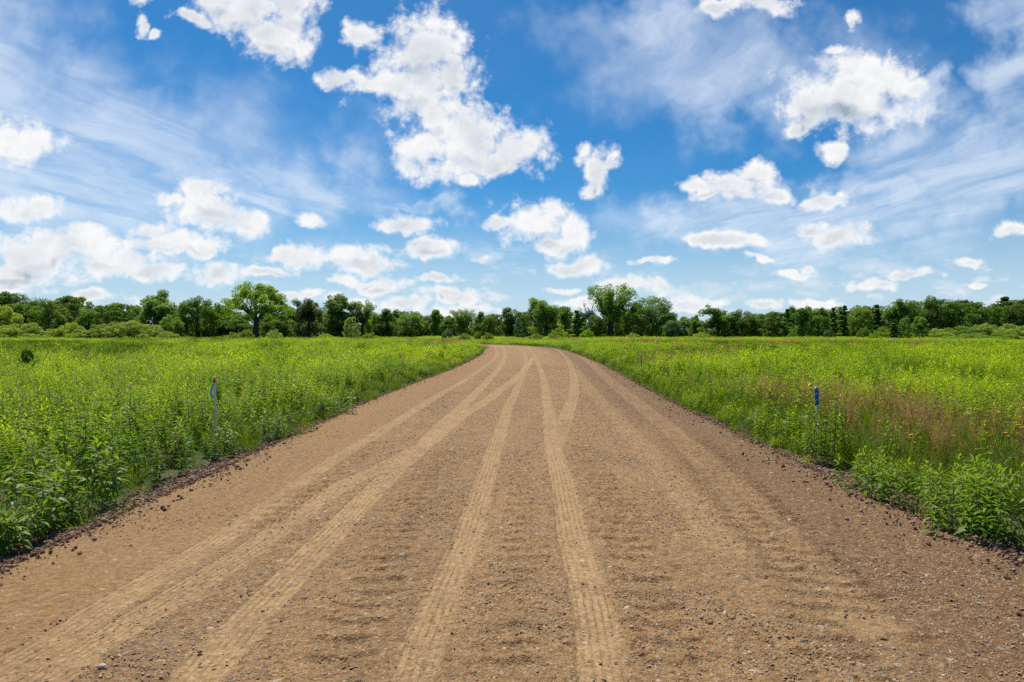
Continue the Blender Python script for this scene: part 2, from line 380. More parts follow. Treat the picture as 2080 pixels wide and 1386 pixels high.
# ------------------------------------------------------------------ road surface
def make_road():
    rows = [31.0]                       # arc length of y ~ 1 (the line starts at y = -30)
    while rows[-1] < CS[-1] - 2:
        d = rows[-1] - 30.0
        rows.append(rows[-1] + (0.06 if d < 2.6 else max(0.015, 0.0042 * d)))
    s = np.array(rows); t = np.linspace(-4.4, 4.4, 561)
    cx, cy, tx, ty = cl_at(s)
    X = cx[:, None] + ty[:, None] * t[None, :]; Y = cy[:, None] - tx[:, None] * t[None, :]
    T = np.broadcast_to(t[None, :], X.shape)
    x = X.ravel(); y = Y.ravel(); lat = T.ravel()
    best = np.full(x.shape, 9.0); second = np.full(x.shape, 9.0); across = np.zeros(x.shape); dust = np.zeros(x.shape); rib = np.zeros(x.shape)
    wob = (fbm(x * 2.2, y * 2.2, 40) - 0.5) * 0.08
    for P, hw, st, r in TRG:
        d, arc = pl_dist(x, y, P)
        a = np.abs(d + wob * 0.8)
        inside = 1 - sstep(hw * 0.82, hw * 1.16, a)
        m = a / hw < best
        second = np.where(m, best, np.minimum(second, a / hw))
        best = np.where(m, a / hw, best); across = np.where(m, d, across)
        rib = np.where(m, inside * r, rib)
        dust = np.maximum(dust, inside * st)
    rib = rib * sstep(0.15, 0.5, second - best)
    patch = fbm(x * 1.1, y * 0.8, 50, 5)
    dust = dust * np.clip(0.62 + 1.0 * (fbm(x * 5, y * 5, 55, 3) - 0.35) , 0.3, 1.0) 
    lug = np.zeros(x.shape); lz = np.zeros(x.shape)
    for P, hw in LUGG:
        d, arc = pl_dist(x, y, P)
        mk = (1 - sstep(hw * 0.7, hw * 1.3, np.abs(d))) * sstep(0.05, 0.3, fbm(x * 1.3, y * 1.3, 60, 2))
        wv = np.maximum(np.sin((arc + 0.05 * np.abs(d) / hw + 0.05 * fbm(x * 4, y * 4, 65, 2)) * 2 * math.pi / 0.21), -0.2) ** 3 * 1.7 * (0.75 + 0.5 * fbm(x * 11, y * 11, 66, 2))
        lz += mk * wv * 0.015; lug = np.maximum(lug, mk)
    rough = (1 - 0.8 * dust)
    smooth_l = sstep(-2.0, -2.5, lat) * (1 - sstep(-3.3, -3.5, lat) * 0)   # the graded left verge is smooth sand
    rough *= (1 - 0.55 * smooth_l)
    z = road_z(lat)
    z = z + (fbm(x * 1.4, y * 1.4, 70, 2) - 0.5) * 0.02
    z = z + rough * ((vnoise(x * 9, y * 9, 72) - 0.5) * 0.008 + (vnoise(x * 19, y * 19, 73) - 0.5) * 0.011 + (vnoise(x * 34, y * 34, 74) - 0.5) * 0.010)
    clod = np.maximum(vnoise(x * 23, y * 23, 75) - 0.70, 0) * np.clip(fbm(x * 0.9, y * 0.9, 76, 3) * 2 - 0.6, 0, 1)
    z = z + rough * clod * 0.085 - dust * 0.012 + lz
    near = np.hypot(x, y)
    n, m = X.shape
    idx = np.arange(n * m).reshape(n, m)
    q = np.stack([idx[:-1, :-1], idx[:-1, 1:], idx[1:, 1:], idx[1:, :-1]], -1).reshape(-1, 4)
    V = np.stack([x, y, z], -1)
    mat, nt, out = new_mat('gravel_road')
    tc = nt.node('ShaderNodeTexCoord'); O = tc.outputs['Object']
    du = nt.attr('dust').outputs['Fac']; ac = nt.attr('across').outputs['Fac']; la = nt.attr('lat').outputs['Fac']; rb = nt.attr('rib').outputs['Fac']
    big = nt.noise(O, 0.7, 4, 0.6); mid = nt.noise(O, 5.0, 6, 0.65); fine = nt.noise(O, 26.0, 9, 0.82)
    c = nt.mix(nt.remap(mid, 0.35, 0.68), (0.36, 0.228, 0.118), (0.46, 0.298, 0.158))
    c = nt.mix(nt.math('MULTIPLY', nt.remap(big, 0.42, 0.66), 0.55), c, (0.38, 0.262, 0.16))
    # graded verges: orange sand left, damp soil right, both darkened to paint in vignetting
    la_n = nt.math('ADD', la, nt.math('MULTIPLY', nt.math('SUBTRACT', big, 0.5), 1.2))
    lw = nt.remap(la_n, -1.7, -2.6)
    c = nt.mix(nt.math('MULTIPLY', lw, 0.9), c, (0.315, 0.192, 0.095))
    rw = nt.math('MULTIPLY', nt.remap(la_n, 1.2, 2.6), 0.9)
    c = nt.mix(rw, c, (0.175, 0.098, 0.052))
    dk_ = nt.node('ShaderNodeMapping'); nt.put(dk_.inputs['Vector'], O); dk_.inputs['Scale'].default_value = (1.3, 0.10, 1)
    c = nt.mix(nt.math('MULTIPLY', nt.remap(nt.noise(dk_.outputs[0], 1.0, 4, 0.6), 0.48, 0.68), 0.45), c, (0.26, 0.168, 0.098))
    c = nt.mix(nt.math('MULTIPLY', du, 0.85), c, nt.mix(mid, (0.43, 0.30, 0.172), (0.50, 0.352, 0.208)))
    # pebbles of many colours pressed into the surface
    loose = nt.math('SUBTRACT', 1.0, nt.math('MULTIPLY', nt.math('MAXIMUM', du, nt.math('MULTIPLY', lw, 0.75)), 0.72))
    hgt = None
    for sc, th, am in ((55.0, 0.42, 1.0), (110.0, 0.36, 0.9), (24.0, 0.80, 0.9)):
        v = nt.voro(nt.vmath('ADD', O, nt.vmath('MULTIPLY', nt.noise(O, sc * 0.8, 2, 0.5, 0, True), (0.4 / sc,) * 3)), sc)
        sp = nt.node('ShaderNodeSeparateColor'); nt.l.new(v.outputs['Color'], sp.inputs[0])
        pick = nt.math('MULTIPLY', nt.math('GREATER_THAN', sp.outputs[0], th), nt.remap(v.outputs['Distance'], 0.62, 0.42))
        pc = nt.mix(sp.outputs[1], (0.24, 0.15, 0.082), (0.52, 0.36, 0.21))
        pc = nt.mix(nt.math('GREATER_THAN', sp.outputs[2], 0.78), pc, (0.33, 0.28, 0.22))
        pc = nt.mix(nt.math('GREATER_THAN', sp.outputs[2], 0.955), pc, (0.62, 0.54, 0.44))
        pc = nt.mix(nt.math('LESS_THAN', sp.outputs[2], 0.12), pc, (0.33, 0.165, 0.095))
        c = nt.mix(nt.math('MULTIPLY', nt.math('MULTIPLY', pick, loose), 0.8), c, pc)
        h = nt.math('MULTIPLY', nt.math('MULTIPLY', pick, loose), nt.math('MULTIPLY', nt.remap(v.outputs['Distance'], 0.6, 0.0, 0, 1, False), 0.55 * 24.0 / sc + 0.25))
        hgt = h if hgt is None else nt.math('ADD', hgt, h)
    c = nt.mix(nt.remap(fine, 0.3, 0.72), nt.vmath('MULTIPLY', c, (0.55, 0.53, 0.50)), nt.vmath('MULTIPLY', c, (1.36, 1.35, 1.32)))
    c = nt.vmath('MULTIPLY', c, (0.875, 0.812, 0.69))
    ridge = nt.math('MULTIPLY', nt.math('SINE', nt.math('MULTIPLY', ac, 2 * math.pi / 0.043)), nt.math('MULTIPLY', rb, 0.28))
    hgt = nt.math('ADD', hgt, nt.math('MULTIPLY', fine, nt.math('MULTIPLY_ADD', loose, 0.5, 0.15)))
    hgt = nt.math('ADD', hgt, nt.math('MULTIPLY', ridge, nt.remap(mid, 0.3, 0.6)))
    b = nt.node('ShaderNodeBump'); b.inputs['Distance'].default_value = 0.022; b.inputs['Strength'].default_value = 0.9
    nt.put(b.inputs['Height'], hgt)
    p = nt.node('ShaderNodeBsdfPrincipled'); nt.put(p.inputs['Base Color'], c); p.inputs['Roughness'].default_value = 0.95
    p.inputs['Specular IOR Level'].default_value = 0.15
    nt.l.new(b.outputs[0], p.inputs['Normal']); nt.l.new(p.outputs[0], out.inputs[0])
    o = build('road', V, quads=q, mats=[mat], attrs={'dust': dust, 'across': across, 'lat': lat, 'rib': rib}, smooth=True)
    tag(o, 'tan gravel road crossed by pale tyre tracks, bending away behind the field', 'road', kind='structure')
make_road()

# ------------------------------------------------------------------ field ground
def make_ground():
    g = np.concatenate([-np.geomspace(4000, 130, 14), np.linspace(-120, 120, 61), np.geomspace(130, 4000, 14)])
    gy = np.concatenate([-np.geomspace(4000, 30, 10), np.linspace(-20, 240, 66), np.geomspace(260, 5000, 14)])
    X, Y = np.meshgrid(g, gy); x = X.ravel(); y = Y.ravel()
    z = np.full(x.shape, GZ)
    n, m = X.shape; idx = np.arange(n * m).reshape(n, m)
    q = np.stack([idx[:-1, :-1], idx[:-1, 1:], idx[1:, 1:], idx[1:, :-1]], -1).reshape(-1, 4)
    mat, nt, out = new_mat('meadow_soil')
    tc = nt.node('ShaderNodeTexCoord'); O = tc.outputs['Object']
    a = nt.noise(O, 0.15, 6, 0.6); b2 = nt.noise(O, 9.0, 6, 0.7)
    c = nt.mix(nt.remap(a, 0.35, 0.65), (0.055, 0.085, 0.014), (0.085, 0.115, 0.02))
    c = nt.mix(nt.remap(b2, 0.4, 0.7), c, (0.06, 0.05, 0.02))
    p = nt.node('ShaderNodeBsdfPrincipled'); nt.put(p.inputs['Base Color'], c); p.inputs['Roughness'].default_value = 1.0
    bp = nt.node('ShaderNodeBump'); bp.inputs['Distance'].default_value = 0.05; nt.put(bp.inputs['Height'], b2); nt.l.new(bp.outputs[0], p.inputs['Normal'])
    nt.l.new(p.outputs[0], out.inputs[0])
    tag(build('ground', np.stack([x, y, z], -1), quads=q, mats=[mat]), 'flat meadow soil under the plants', 'ground', kind='structure')
make_ground()

# ------------------------------------------------------------------ plant parts
class Bag:
    """collects faces for one mesh"""
    def __init__(s): s.V = []; s.Q = []; s.T = []; s.qm = []; s.tm = []; s.tint = []; s.n = 0
    def add(s, V, Q=(), T=(), m=0, tint=0.5):
        V = np.asarray(V, float); b = s.n
        s.V.append(V); s.n += len(V)
        s.tint.append(np.full(len(V), tint) if np.isscalar(tint) else np.asarray(tint))
        if len(Q): s.Q.append(np.asarray(Q) + b); s.qm += [m] * len(Q)
        if len(T): s.T.append(np.asarray(T) + b); s.tm += [m] * len(T)
    def build(s, name, mats, **kw):
        return build(name, np.concatenate(s.V), np.concatenate(s.Q) if s.Q else None, np.concatenate(s.T) if s.T else None,
                     mats, {'tint': np.concatenate(s.tint)}, midx=s.qm + s.tm, **kw)
def tube(bag, pts, rad, k=5, m=0, tint=0.5):
    pts = np.asarray(pts, float); n = len(pts)
    tang = np.gradient(pts, axis=0); tang /= np.linalg.norm(tang, axis=1)[:, None] + 1e-9
    ref = np.array([1.0, 0.13, 0.07]) if abs(tang[0][0]) < 0.8 else np.array([0.1, 1.0, 0.05])
    a = np.cross(tang, ref); a /= np.linalg.norm(a, axis=1)[:, None] + 1e-9; b = np.cross(tang, a)
    th = np.linspace(0, 2 * math.pi, k, endpoint=False)
    V = pts[:, None, :] + np.asarray(rad)[:, None, None] * (np.cos(th)[None, :, None] * a[:, None, :] + np.sin(th)[None, :, None] * b[:, None, :])
    idx = np.arange(n * k).reshape(n, k); nx = np.roll(idx, -1, 1)
    Q = np.stack([idx[:-1], nx[:-1], nx[1:], idx[1:]], -1).reshape(-1, 4)
    bag.add(V.reshape(-1, 3), Q, [[idx[-1][0], idx[-1][i], idx[-1][i + 1]] for i in range(1, k - 1)], m, tint)
def leaf(bag, p, az, up, L, W, droop, m=0, tint=0.5, fold=0.25, roll=0.0, segs=2):
    """pointed leaf starting at p, heading az, rising 'up' rad, bending down by droop"""
    ca, sa = math.cos(az), math.sin(az)
    st = [(0.0, 0.10), (0.35, 1.0), (0.72, 0.7), (1.0, 0.0)] if segs > 1 else [(0, 0.1), (0.45, 1.0), (1.0, 0.0)]
    x = z = 0.0; last = 0.0; V = []; side = np.array([-sa, ca, 0.0])
    for f, wd in st:
        a = up - droop * f
        x += (f - last) * L * math.cos(a); z += (f - last) * L * math.sin(a); last = f
        c = np.array([p[0] + ca * x, p[1] + sa * x, p[2] + z])
        h = W * 0.5 * wd
        up_v = np.array([0, 0, fold * h])
        V += [c + side * h + up_v + np.array([0, 0, roll * h]), c, c - side * h + up_v - np.array([0, 0, roll * h])]
    Q = []
    for i in range(len(st) - 1):
        b = 3 * i; Q += [[b, b + 1, b + 4, b + 3], [b + 1, b + 2, b + 5, b + 4]]
    bag.add(V, Q, (), m, tint)

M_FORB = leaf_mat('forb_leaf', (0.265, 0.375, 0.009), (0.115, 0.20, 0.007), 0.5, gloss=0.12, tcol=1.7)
M_STEM = leaf_mat('forb_stem', (0.20, 0.24, 0.04), (0.14, 0.14, 0.04), 0.3, gloss=0.1)
M_GRASS = leaf_mat('grass_blade', (0.16, 0.235, 0.006), (0.05, 0.11, 0.006), 0.4, gloss=0.12, tcol=1.6)
M_SEED = leaf_mat('seed_head', (0.46, 0.285, 0.13), (0.28, 0.15, 0.065), 0.4, gloss=0.08)
M_FLOWER = leaf_mat('yellow_petal', (0.75, 0.42, 0.01), (0.6, 0.3, 0.01), 0.3)

def forb(rng, H=0.8, nl=44, L=0.105, W=0.02, stems=1, spread=0.0, segs=2, stem_k=4, bag=None):
    bag = bag or Bag()
    for s in range(stems):
        ox, oy = rng.normal(0, spread, 2) if stems > 1 else (0, 0)
        h = H * rng.uniform(0.8, 1.08); lx, ly = rng.normal(0, 0.07, 2)
        f = np.linspace(0, 1, 5)
        pts = np.stack([ox + lx * h * f**1.6, oy + ly * h * f**1.6, h * f], -1)
        tube(bag, pts, np.linspace(0.0034, 0.0014, 5) * (1.3 if segs == 1 else 1), stem_k, 1, 0.4)
        az = rng.uniform(0, 6.28)
        for i in range(nl):
            f = 0.10 + 0.9 * (i + rng.uniform(0, 1)) / nl
            az += 2.4 + rng.normal(0, 0.25)
            pp = np.array([ox + lx * h * f**1.6, oy + ly * h * f**1.6, h * f])
            sz = (0.6 + 0.55 * math.sin(math.pi * min(1, f * 0.9 + 0.12))) * rng.uniform(0.75, 1.2)
            up = (0.35 + 0.95 * f**5 + rng.normal(0, 0.2)); dr = 1.0 * (1 - 0.6 * f**4) + rng.normal(0, 0.2)
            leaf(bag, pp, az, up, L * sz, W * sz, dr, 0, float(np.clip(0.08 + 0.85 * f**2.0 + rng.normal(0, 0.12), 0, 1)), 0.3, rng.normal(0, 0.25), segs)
    return bag
def grass(rng, H=0.55, nb=34, W=0.007, spread=0.09, seed=0, droop=1.1):
    bag = Bag()
    for i in range(nb):
        a = rng.uniform(0, 6.28); r = abs(rng.normal(0, spread))
        p = (r * math.cos(a), r * math.sin(a), 0)
        leaf(bag, p, a + rng.normal(0, 0.8), rng.uniform(1.15, 1.5), H * rng.uniform(0.55, 1.05), W * rng.uniform(0.7, 1.3), droop * rng.uniform(0.2, 1.1), 0, rng.uniform(0, 1), 0.15, 0.3)
    for i in range(seed):
        a = rng.uniform(0, 6.28); r = abs(rng.normal(0, spread)); h = H * rng.uniform(1.0, 1.4); lean = rng.normal(0, 0.1, 2)
        f = np.linspace(0, 1, 4)
        tube(bag, np.stack([r * math.cos(a) + lean[0] * f**2, r * math.sin(a) + lean[1] * f**2, h * f], -1), np.linspace(0.0022, 0.001, 4), 3, 1, 0.6)
        for j in range(18):
            g = rng.uniform(0.68, 1.0)
            leaf(bag, (r * math.cos(a) + lean[0] * g * g, r * math.sin(a) + lean[1] * g * g, h * g), rng.uniform(0, 6.28), rng.uniform(0.3, 1.2), 0.042 * rng.uniform(0.6, 1.3) * (1.3 - g * 0.6), 0.0045, 0.5, 1, rng.uniform(0, 1), 0, 0.3, 1)
    return bag
def patch(rng, n=80, rad=0.6, H=0.7, L=0.16, W=0.045):
    """a piece of dense herb canopy for the distance"""
    bag = Bag()
    for i in range(n):
        a = rng.uniform(0, 6.28); r = rad * math.sqrt(rng.uniform(0, 1)); f = rng.uniform(0.25, 1) ** 0.6
        z = H * f * (0.75 + 0.35 * rng.uniform(0, 1))
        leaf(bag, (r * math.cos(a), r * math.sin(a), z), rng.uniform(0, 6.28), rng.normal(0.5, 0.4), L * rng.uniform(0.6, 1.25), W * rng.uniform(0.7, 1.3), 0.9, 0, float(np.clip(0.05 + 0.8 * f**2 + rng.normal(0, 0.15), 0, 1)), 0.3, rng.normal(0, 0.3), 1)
    return bag
def grass_patch(rng, n=110, rad=0.6, H=0.55, seed=0):
    bag = Bag()
    for i in range(n):
        a = rng.uniform(0, 6.28); r = rad * math.sqrt(rng.uniform(0, 1))
        s = i < seed
        leaf(bag, (r * math.cos(a), r * math.sin(a), H * 0.85 if s else 0), rng.uniform(0, 6.28), rng.uniform(1.0, 1.5), (0.28 if s else H) * rng.uniform(0.6, 1.1), 0.03 if s else 0.022, rng.uniform(0, 1.0), 1 if s else 0, rng.uniform(0, 1), 0.15, 0.3, 1)
    return bag

# ------------------------------------------------------------------ scattering
def scatter(name, protos, pts, rot, scl, idx, tone, label, cat):
    """protos: list of meshes; one stuff object that repeats them over its points"""
    coll = bpy.data.collections.new(name + '_kinds'); names = []
    for me in protos:
        o = bpy.data.objects.new(name + '_kind', me); coll.objects.link(o); names.append(o.name)
    order = {n: i for i, n in enumerate(sorted(names))}
    remap = np.array([order[n] for n in names])
    ob = build(name, pts, attrs={'rot': np.asarray(rot), 'scl': np.asarray(scl), 'idx': remap[np.asarray(idx)].astype(np.int32), 'tone': np.asarray(tone)})
    ng = bpy.data.node_groups.new(name + '_spread', 'GeometryNodeTree')
    ng.interface.new_socket('Geometry', in_out='INPUT', socket_type='NodeSocketGeometry')
    ng.interface.new_socket('Geometry', in_out='OUTPUT', socket_type='NodeSocketGeometry')
    gi = ng.nodes.new('NodeGroupInput'); go = ng.nodes.new('NodeGroupOutput')
    ci = ng.nodes.new('GeometryNodeCollectionInfo'); ci.inputs['Collection'].default_value = coll
    ci.inputs['Separate Children'].default_value = True; ci.inputs['Reset Children'].default_value = True
    ip = ng.nodes.new('GeometryNodeInstanceOnPoints'); ip.inputs['Pick Instance'].default_value = True
    def na(nm, typ):
        n = ng.nodes.new('GeometryNodeInputNamedAttribute'); n.data_type = typ; n.inputs['Name'].default_value = nm
        return n.outputs['Attribute']
    er = ng.nodes.new('FunctionNodeEulerToRotation')
    L = ng.links.new
    L(gi.outputs[0], ip.inputs['Points']); L(ci.outputs[0], ip.inputs['Instance']); L(na('idx', 'INT'), ip.inputs['Instance Index'])
    L(na('rot', 'FLOAT_VECTOR'), er.inputs[0]); L(er.outputs[0], ip.inputs['Rotation']); L(na('scl', 'FLOAT_VECTOR'), ip.inputs['Scale'])
    L(ip.outputs[0], go.inputs[0])
    md = ob.modifiers.new('spread', 'NODES'); md.node_group = ng
    tag(ob, label, cat, kind='stuff')
    return ob

rng = np.random.default_rng(7)
def wedge(d0, d1, dens, rng):
    """random points of the ground in view between two depths, a little wider than the frame"""
    k = 0.75 * 1.3; extra = 6.0
    A = k * (d1**2 - d0**2) + 2 * extra * (d1 - d0)
    n = int(A * dens)
    d = np.sqrt(rng.uniform(d0**2, d1**2, int(n * 1.0)))
    x = rng.uniform(-1, 1, len(d)) * (k * d + extra)
    return x, d
def edge_off(x, y):
    """how far outside the stone shoulder a point lies (m)"""
    return np.abs(road_lat(x, y)) - 3.86 - 0.75 * (fbm(x * 0.9, y * 0.9, 80, 3) - 0.45)
def grassy(x, y):
    """1 where grass takes over from the tall herbs"""
    lat = road_lat(x, y)
    n = (fbm(x * 0.35, y * 0.2, 90, 3) - 0.5)
    # strip along the right verge
    g = sstep(4.0, 4.5, lat) * (1 - sstep(5.9, 7.6, lat + 5 * n)) * (1 - sstep(13, 19, y)) * sstep(3.6, 4.4, y + 1.5 * n)
    # dark grass far out on the left, brown grass by the bend, grass bands on the right
    u = x / np.maximum(y, 1.0)
    g = np.maximum(g, sstep(22, 34, y + 30 * n) * (1 - sstep(85, 108, y)) * sstep(-0.44, -0.54, u + 0.35 * n))
    g = np.maximum(g, sstep(26, 34, y + 26 * n) * (1 - sstep(56, 70, y + 30 * n)) * sstep(0.19, 0.23, u + 0.1 * n) * (1 - sstep(0.36, 0.42, u + 0.1 * n)) * 0.9)
    g = np.maximum(g, sstep(60, 66, y + 20 * n) * (1 - sstep(88, 96, y)) * sstep(-12, -10, x) * (1 - sstep(-5, -4.6, x)))
    g = np.maximum(g, sstep(0.62, 0.70, fbm(x * 0.06, y * 0.035, 95, 3)) * sstep(14, 26, y))
    return np.clip(g, 0, 1)
def tone_at(x, y, rng, spread=0.16):
    return np.clip(0.55 + 1.3 * (fbm(x * 0.3, y * 0.13, 100, 4) - 0.5) + 1.0 * (fbm(x * 1.3, y * 0.6, 104, 2) - 0.5) + rng.normal(0, spread, len(x)), 0, 1)

# --- tall leafy herbs
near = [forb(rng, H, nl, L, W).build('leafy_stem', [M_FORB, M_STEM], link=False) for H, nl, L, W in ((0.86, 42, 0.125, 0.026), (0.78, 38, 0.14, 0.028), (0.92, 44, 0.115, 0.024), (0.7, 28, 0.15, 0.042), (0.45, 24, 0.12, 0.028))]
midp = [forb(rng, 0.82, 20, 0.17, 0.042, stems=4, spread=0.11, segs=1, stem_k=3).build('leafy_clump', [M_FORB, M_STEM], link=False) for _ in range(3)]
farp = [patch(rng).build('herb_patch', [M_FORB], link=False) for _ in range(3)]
def herbs():
    P = []; S = []; I = []; T = []
    x, y = wedge(3.2, 24, 27, rng); e = edge_off(x, y); k = (e > 0 - 0.35 * (rng.random(len(x)) < 0.12)) & (rng.random(len(x)) > grassy(x, y) * 0.97); x, y, e = x[k], y[k], e[k]
    h = (0.45 + 0.55 * sstep(0, 0.9, e)) * (0.62 + 1.5 * (fbm(x * 0.7, y * 0.7, 110, 3) - 0.33) * 0.8 + 0.28 * (vnoise(x * 2.1, y * 1.6, 113) - 0.5)) * rng.uniform(0.7, 1.12, len(x))
    P.append(np.stack([x, y, np.full(len(x), GZ - 0.01)], -1)); S.append(h)
    I.append(rng.choice(5, len(x), p=[.29, .26, .24, .06, .15])); T.append(tone_at(x, y, rng, 0.13))
    x, y = wedge(22, 64, 9, rng); e = edge_off(x, y); k = (e > 0) & (rng.random(len(x)) > grassy(x, y) * 0.96); x, y, e = x[k], y[k], e[k]
    h = (0.5 + 0.5 * sstep(0, 1.2, e)) * (0.5 + 0.95 * fbm(x * 0.5, y * 0.4, 110, 3) + 0.5 * (vnoise(x * 1.1, y * 0.7, 113) - 0.6)) * rng.uniform(0.7, 1.15, len(x))
    P.append(np.stack([x, y, np.full(len(x), GZ - 0.01)], -1)); S.append(h); I.append(5 + rng.integers(0, 3, len(x))); T.append(tone_at(x, y, rng, 0.13))
    x, y = wedge(60, 172, 1.35, rng); e = edge_off(x, y); k = (e > 0.5) & (rng.random(len(x)) > grassy(x, y) * 0.93); x, y = x[k], y[k]
    h = (0.45 + 1.0 * fbm(x * 0.25, y * 0.15, 110, 3)) * rng.uniform(0.7, 1.2, len(x))
    P.append(np.stack([x, y, np.full(len(x), GZ - 0.01)], -1)); S.append(h); I.append(8 + rng.integers(0, 3, len(x))); T.append(tone_at(x, y, rng, 0.12))
    P = np.concatenate(P); S = np.concatenate(S); n = len(P)
    rot = np.stack([rng.normal(0, 0.07, n), rng.normal(0, 0.07, n), rng.uniform(0, 6.28, n)], -1)
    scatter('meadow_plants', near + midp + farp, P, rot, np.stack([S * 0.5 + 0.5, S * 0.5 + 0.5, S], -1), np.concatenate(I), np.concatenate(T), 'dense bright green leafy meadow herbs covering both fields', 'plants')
herbs()

# --- grasses
gn = [grass(rng, 0.55, 36).build('grass_tuft', [M_GRASS, M_SEED], link=False) for _ in range(2)] + [grass(rng, 0.42, 30, 0.008, 0.1, 0, 1.6).build('grass_tuft', [M_GRASS, M_SEED], link=False)]
gs = [grass(rng, 0.58, 22, 0.006, 0.10, 7).build('seeding_grass_tuft', [M_GRASS, M_SEED], link=False) for _ in range(2)]
gs.append(grass(rng, 0.62, 3, 0.005, 0.10, 5).build('dry_stalks', [M_SEED, M_SEED], link=False))
gf = [grass_patch(rng).build('grass_patch', [M_GRASS, M_SEED], link=False), grass_patch(rng, 110, 0.6, 0.55, 40).build('seeding_grass_patch', [M_GRASS, M_SEED], link=False)]
def grasses():
    P = []; S = []; I = []; T = []
    x, y = wedge(3.2, 34, 30, rng); e = edge_off(x, y); g = grassy(x, y)
    k = (e > -0.02 - 0.32 * (rng.random(len(x)) < 0.3)) & (rng.random(len(x)) < np.maximum(0.16 + 0.84 * g, 0.75 * (1 - sstep(0.3, 1.0, e)))); x, y, e, g = x[k], y[k], e[k], g[k]
    lat = road_lat(x, y)
    brown = g * sstep(0.3, 1.1, e + 1.6 * (fbm(x * 0.6, y * 0.3, 120, 3) - 0.5)) * (lat > 0)
    i = np.where(rng.random(len(x)) < 0.44 * brown, 3 + rng.integers(0, 2, len(x)), rng.choice(3, len(x)))
    i = np.where(rng.random(len(x)) < 0.07, 5, i)
    h = (0.6 + 0.4 * sstep(0, 0.8, e)) * rng.uniform(0.75, 1.2, len(x))
    P.append(np.stack([x, y, np.full(len(x), GZ - 0.01)], -1)); S.append(h); I.append(i); T.append(np.clip(0.5 + rng.normal(0, 0.18, len(x)), 0, 1))
    x, y = wedge(32, 172, 1.6, rng); e = edge_off(x, y); g = grassy(x, y)
    k = (e > 0.1) & (rng.random(len(x)) < 0.12 + 0.88 * g); x, y, g = x[k], y[k], g[k]
    bend = (x > -14) & (x < -4) & (y > 55) & (y < 98)
    br = np.where(bend, 0.6, 0.06 * (x > 0))
    i = np.where(rng.random(len(x)) < br, 7, 6)
    h = rng.uniform(0.9, 1.5, len(x))
    P.append(np.stack([x, y, np.full(len(x), GZ - 0.01)], -1)); S.append(h); I.append(i); T.append(np.clip(0.42 + rng.normal(0, 0.15, len(x)), 0, 1))
    P = np.concatenate(P); S = np.concatenate(S); n = len(P)
    rot = np.stack([rng.normal(0, 0.06, n), rng.normal(0, 0.06, n), rng.uniform(0, 6.28, n)], -1)
    scatter('grass', gn + gs + gf, P, rot, np.stack([S, S, S], -1), np.concatenate(I), np.concatenate(T), 'green and brown seeding grass along the verge and in patches of the field', 'grass')
grasses()

# ------------------------------------------------------------------ stones
def stone_mesh(name, rng, flat=0.6, angular=False, mat=None):
    n1, n2 = (5, 7) if angular else (6, 9)
    V = [(0, 0, -1)]
    for i in range(1, n1):
        ph = -math.pi / 2 + math.pi * i / n1
        for j in range(n2):
            th = 2 * math.pi * j / n2
            V.append((math.cos(ph) * math.cos(th), math.cos(ph) * math.sin(th), math.sin(ph)))
    V.append((0, 0, 1)); V = np.array(V)
    V = V * (1 + rng.normal(0, 0.17 if angular else 0.05, (len(V), 1)))
    if angular:
        for _ in range(5):
            d = rng.normal(0, 1, 3); d /= np.linalg.norm(d); c = rng.uniform(0.5, 0.8)
            o = np.maximum(V @ d - c, 0); V = V - o[:, None] * d[None, :]
    V = V * np.array([1.0, rng.uniform(0.65, 0.9), flat])
    Q = []; T = []
    for j in range(n2):
        T.append((0, 1 + (j + 1) % n2, 1 + j)); b = 1 + (n1 - 2) * n2; T.append((len(V) - 1, b + j, b + (j + 1) % n2))
        for i in range(n1 - 2):
            a = 1 + i * n2; Q.append((a + j, a + (j + 1) % n2, a + n2 + (j + 1) % n2, a + n2 + j))
    return build(name, V, Q, T, [mat] if mat else [], smooth=not angular, link=False)
def stone_mat(name, cols, attr='INSTANCER'):
    m, nt, out = new_mat(name)
    tc = nt.node('ShaderNodeTexCoord')
    if attr == 'INSTANCER': t = nt.attr('tone', 'INSTANCER').outputs['Fac']
    rp = nt.node('ShaderNodeValToRGB'); rp.color_ramp.interpolation = 'LINEAR'
    el = rp.color_ramp.elements
    for i, c in enumerate(cols):
        e = el[i] if i < 2 else el.new(0.5)
        e.position = i / (len(cols) - 1)
    for i, c in enumerate(cols): el[i].position = i / (len(cols) - 1); el[i].color = (*c, 1)
    nt.put(rp.inputs[0], t)
    f = nt.noise(tc.outputs['Object'], 2.5, 6, 0.7)
    c = nt.mix(f, nt.vmath('MULTIPLY', rp.outputs[0], (0.7, 0.7, 0.7)), nt.vmath('MULTIPLY', rp.outputs[0], (1.3, 1.3, 1.3)))
    p = nt.node('ShaderNodeBsdfPrincipled'); nt.put(p.inputs['Base Color'], c); p.inputs['Roughness'].default_value = 0.8
    p.inputs['Specular IOR Level'].default_value = 0.25
    b = nt.node('ShaderNodeBump'); b.inputs['Distance'].default_value = 0.1; b.inputs['Strength'].default_value = 0.5; nt.put(b.inputs['Height'], f); nt.l.new(b.outputs[0], p.inputs['Normal'])
    nt.l.new(p.outputs[0], out.inputs[0])
    return m
M_PEB = stone_mat('pebble', [(0.32, 0.20, 0.11), (0.52, 0.35, 0.19), (0.48, 0.32, 0.175), (0.40, 0.33, 0.25), (0.58, 0.40, 0.23), (0.42, 0.23, 0.13), (0.70, 0.57, 0.42)])
M_RED = stone_mat('red_rock', [(0.11, 0.062, 0.050), (0.19, 0.098, 0.066), (0.32, 0.19, 0.11), (0.14, 0.10, 0.08), (0.20, 0.108, 0.07), (0.44, 0.27, 0.15), (0.34, 0.24, 0.15)])
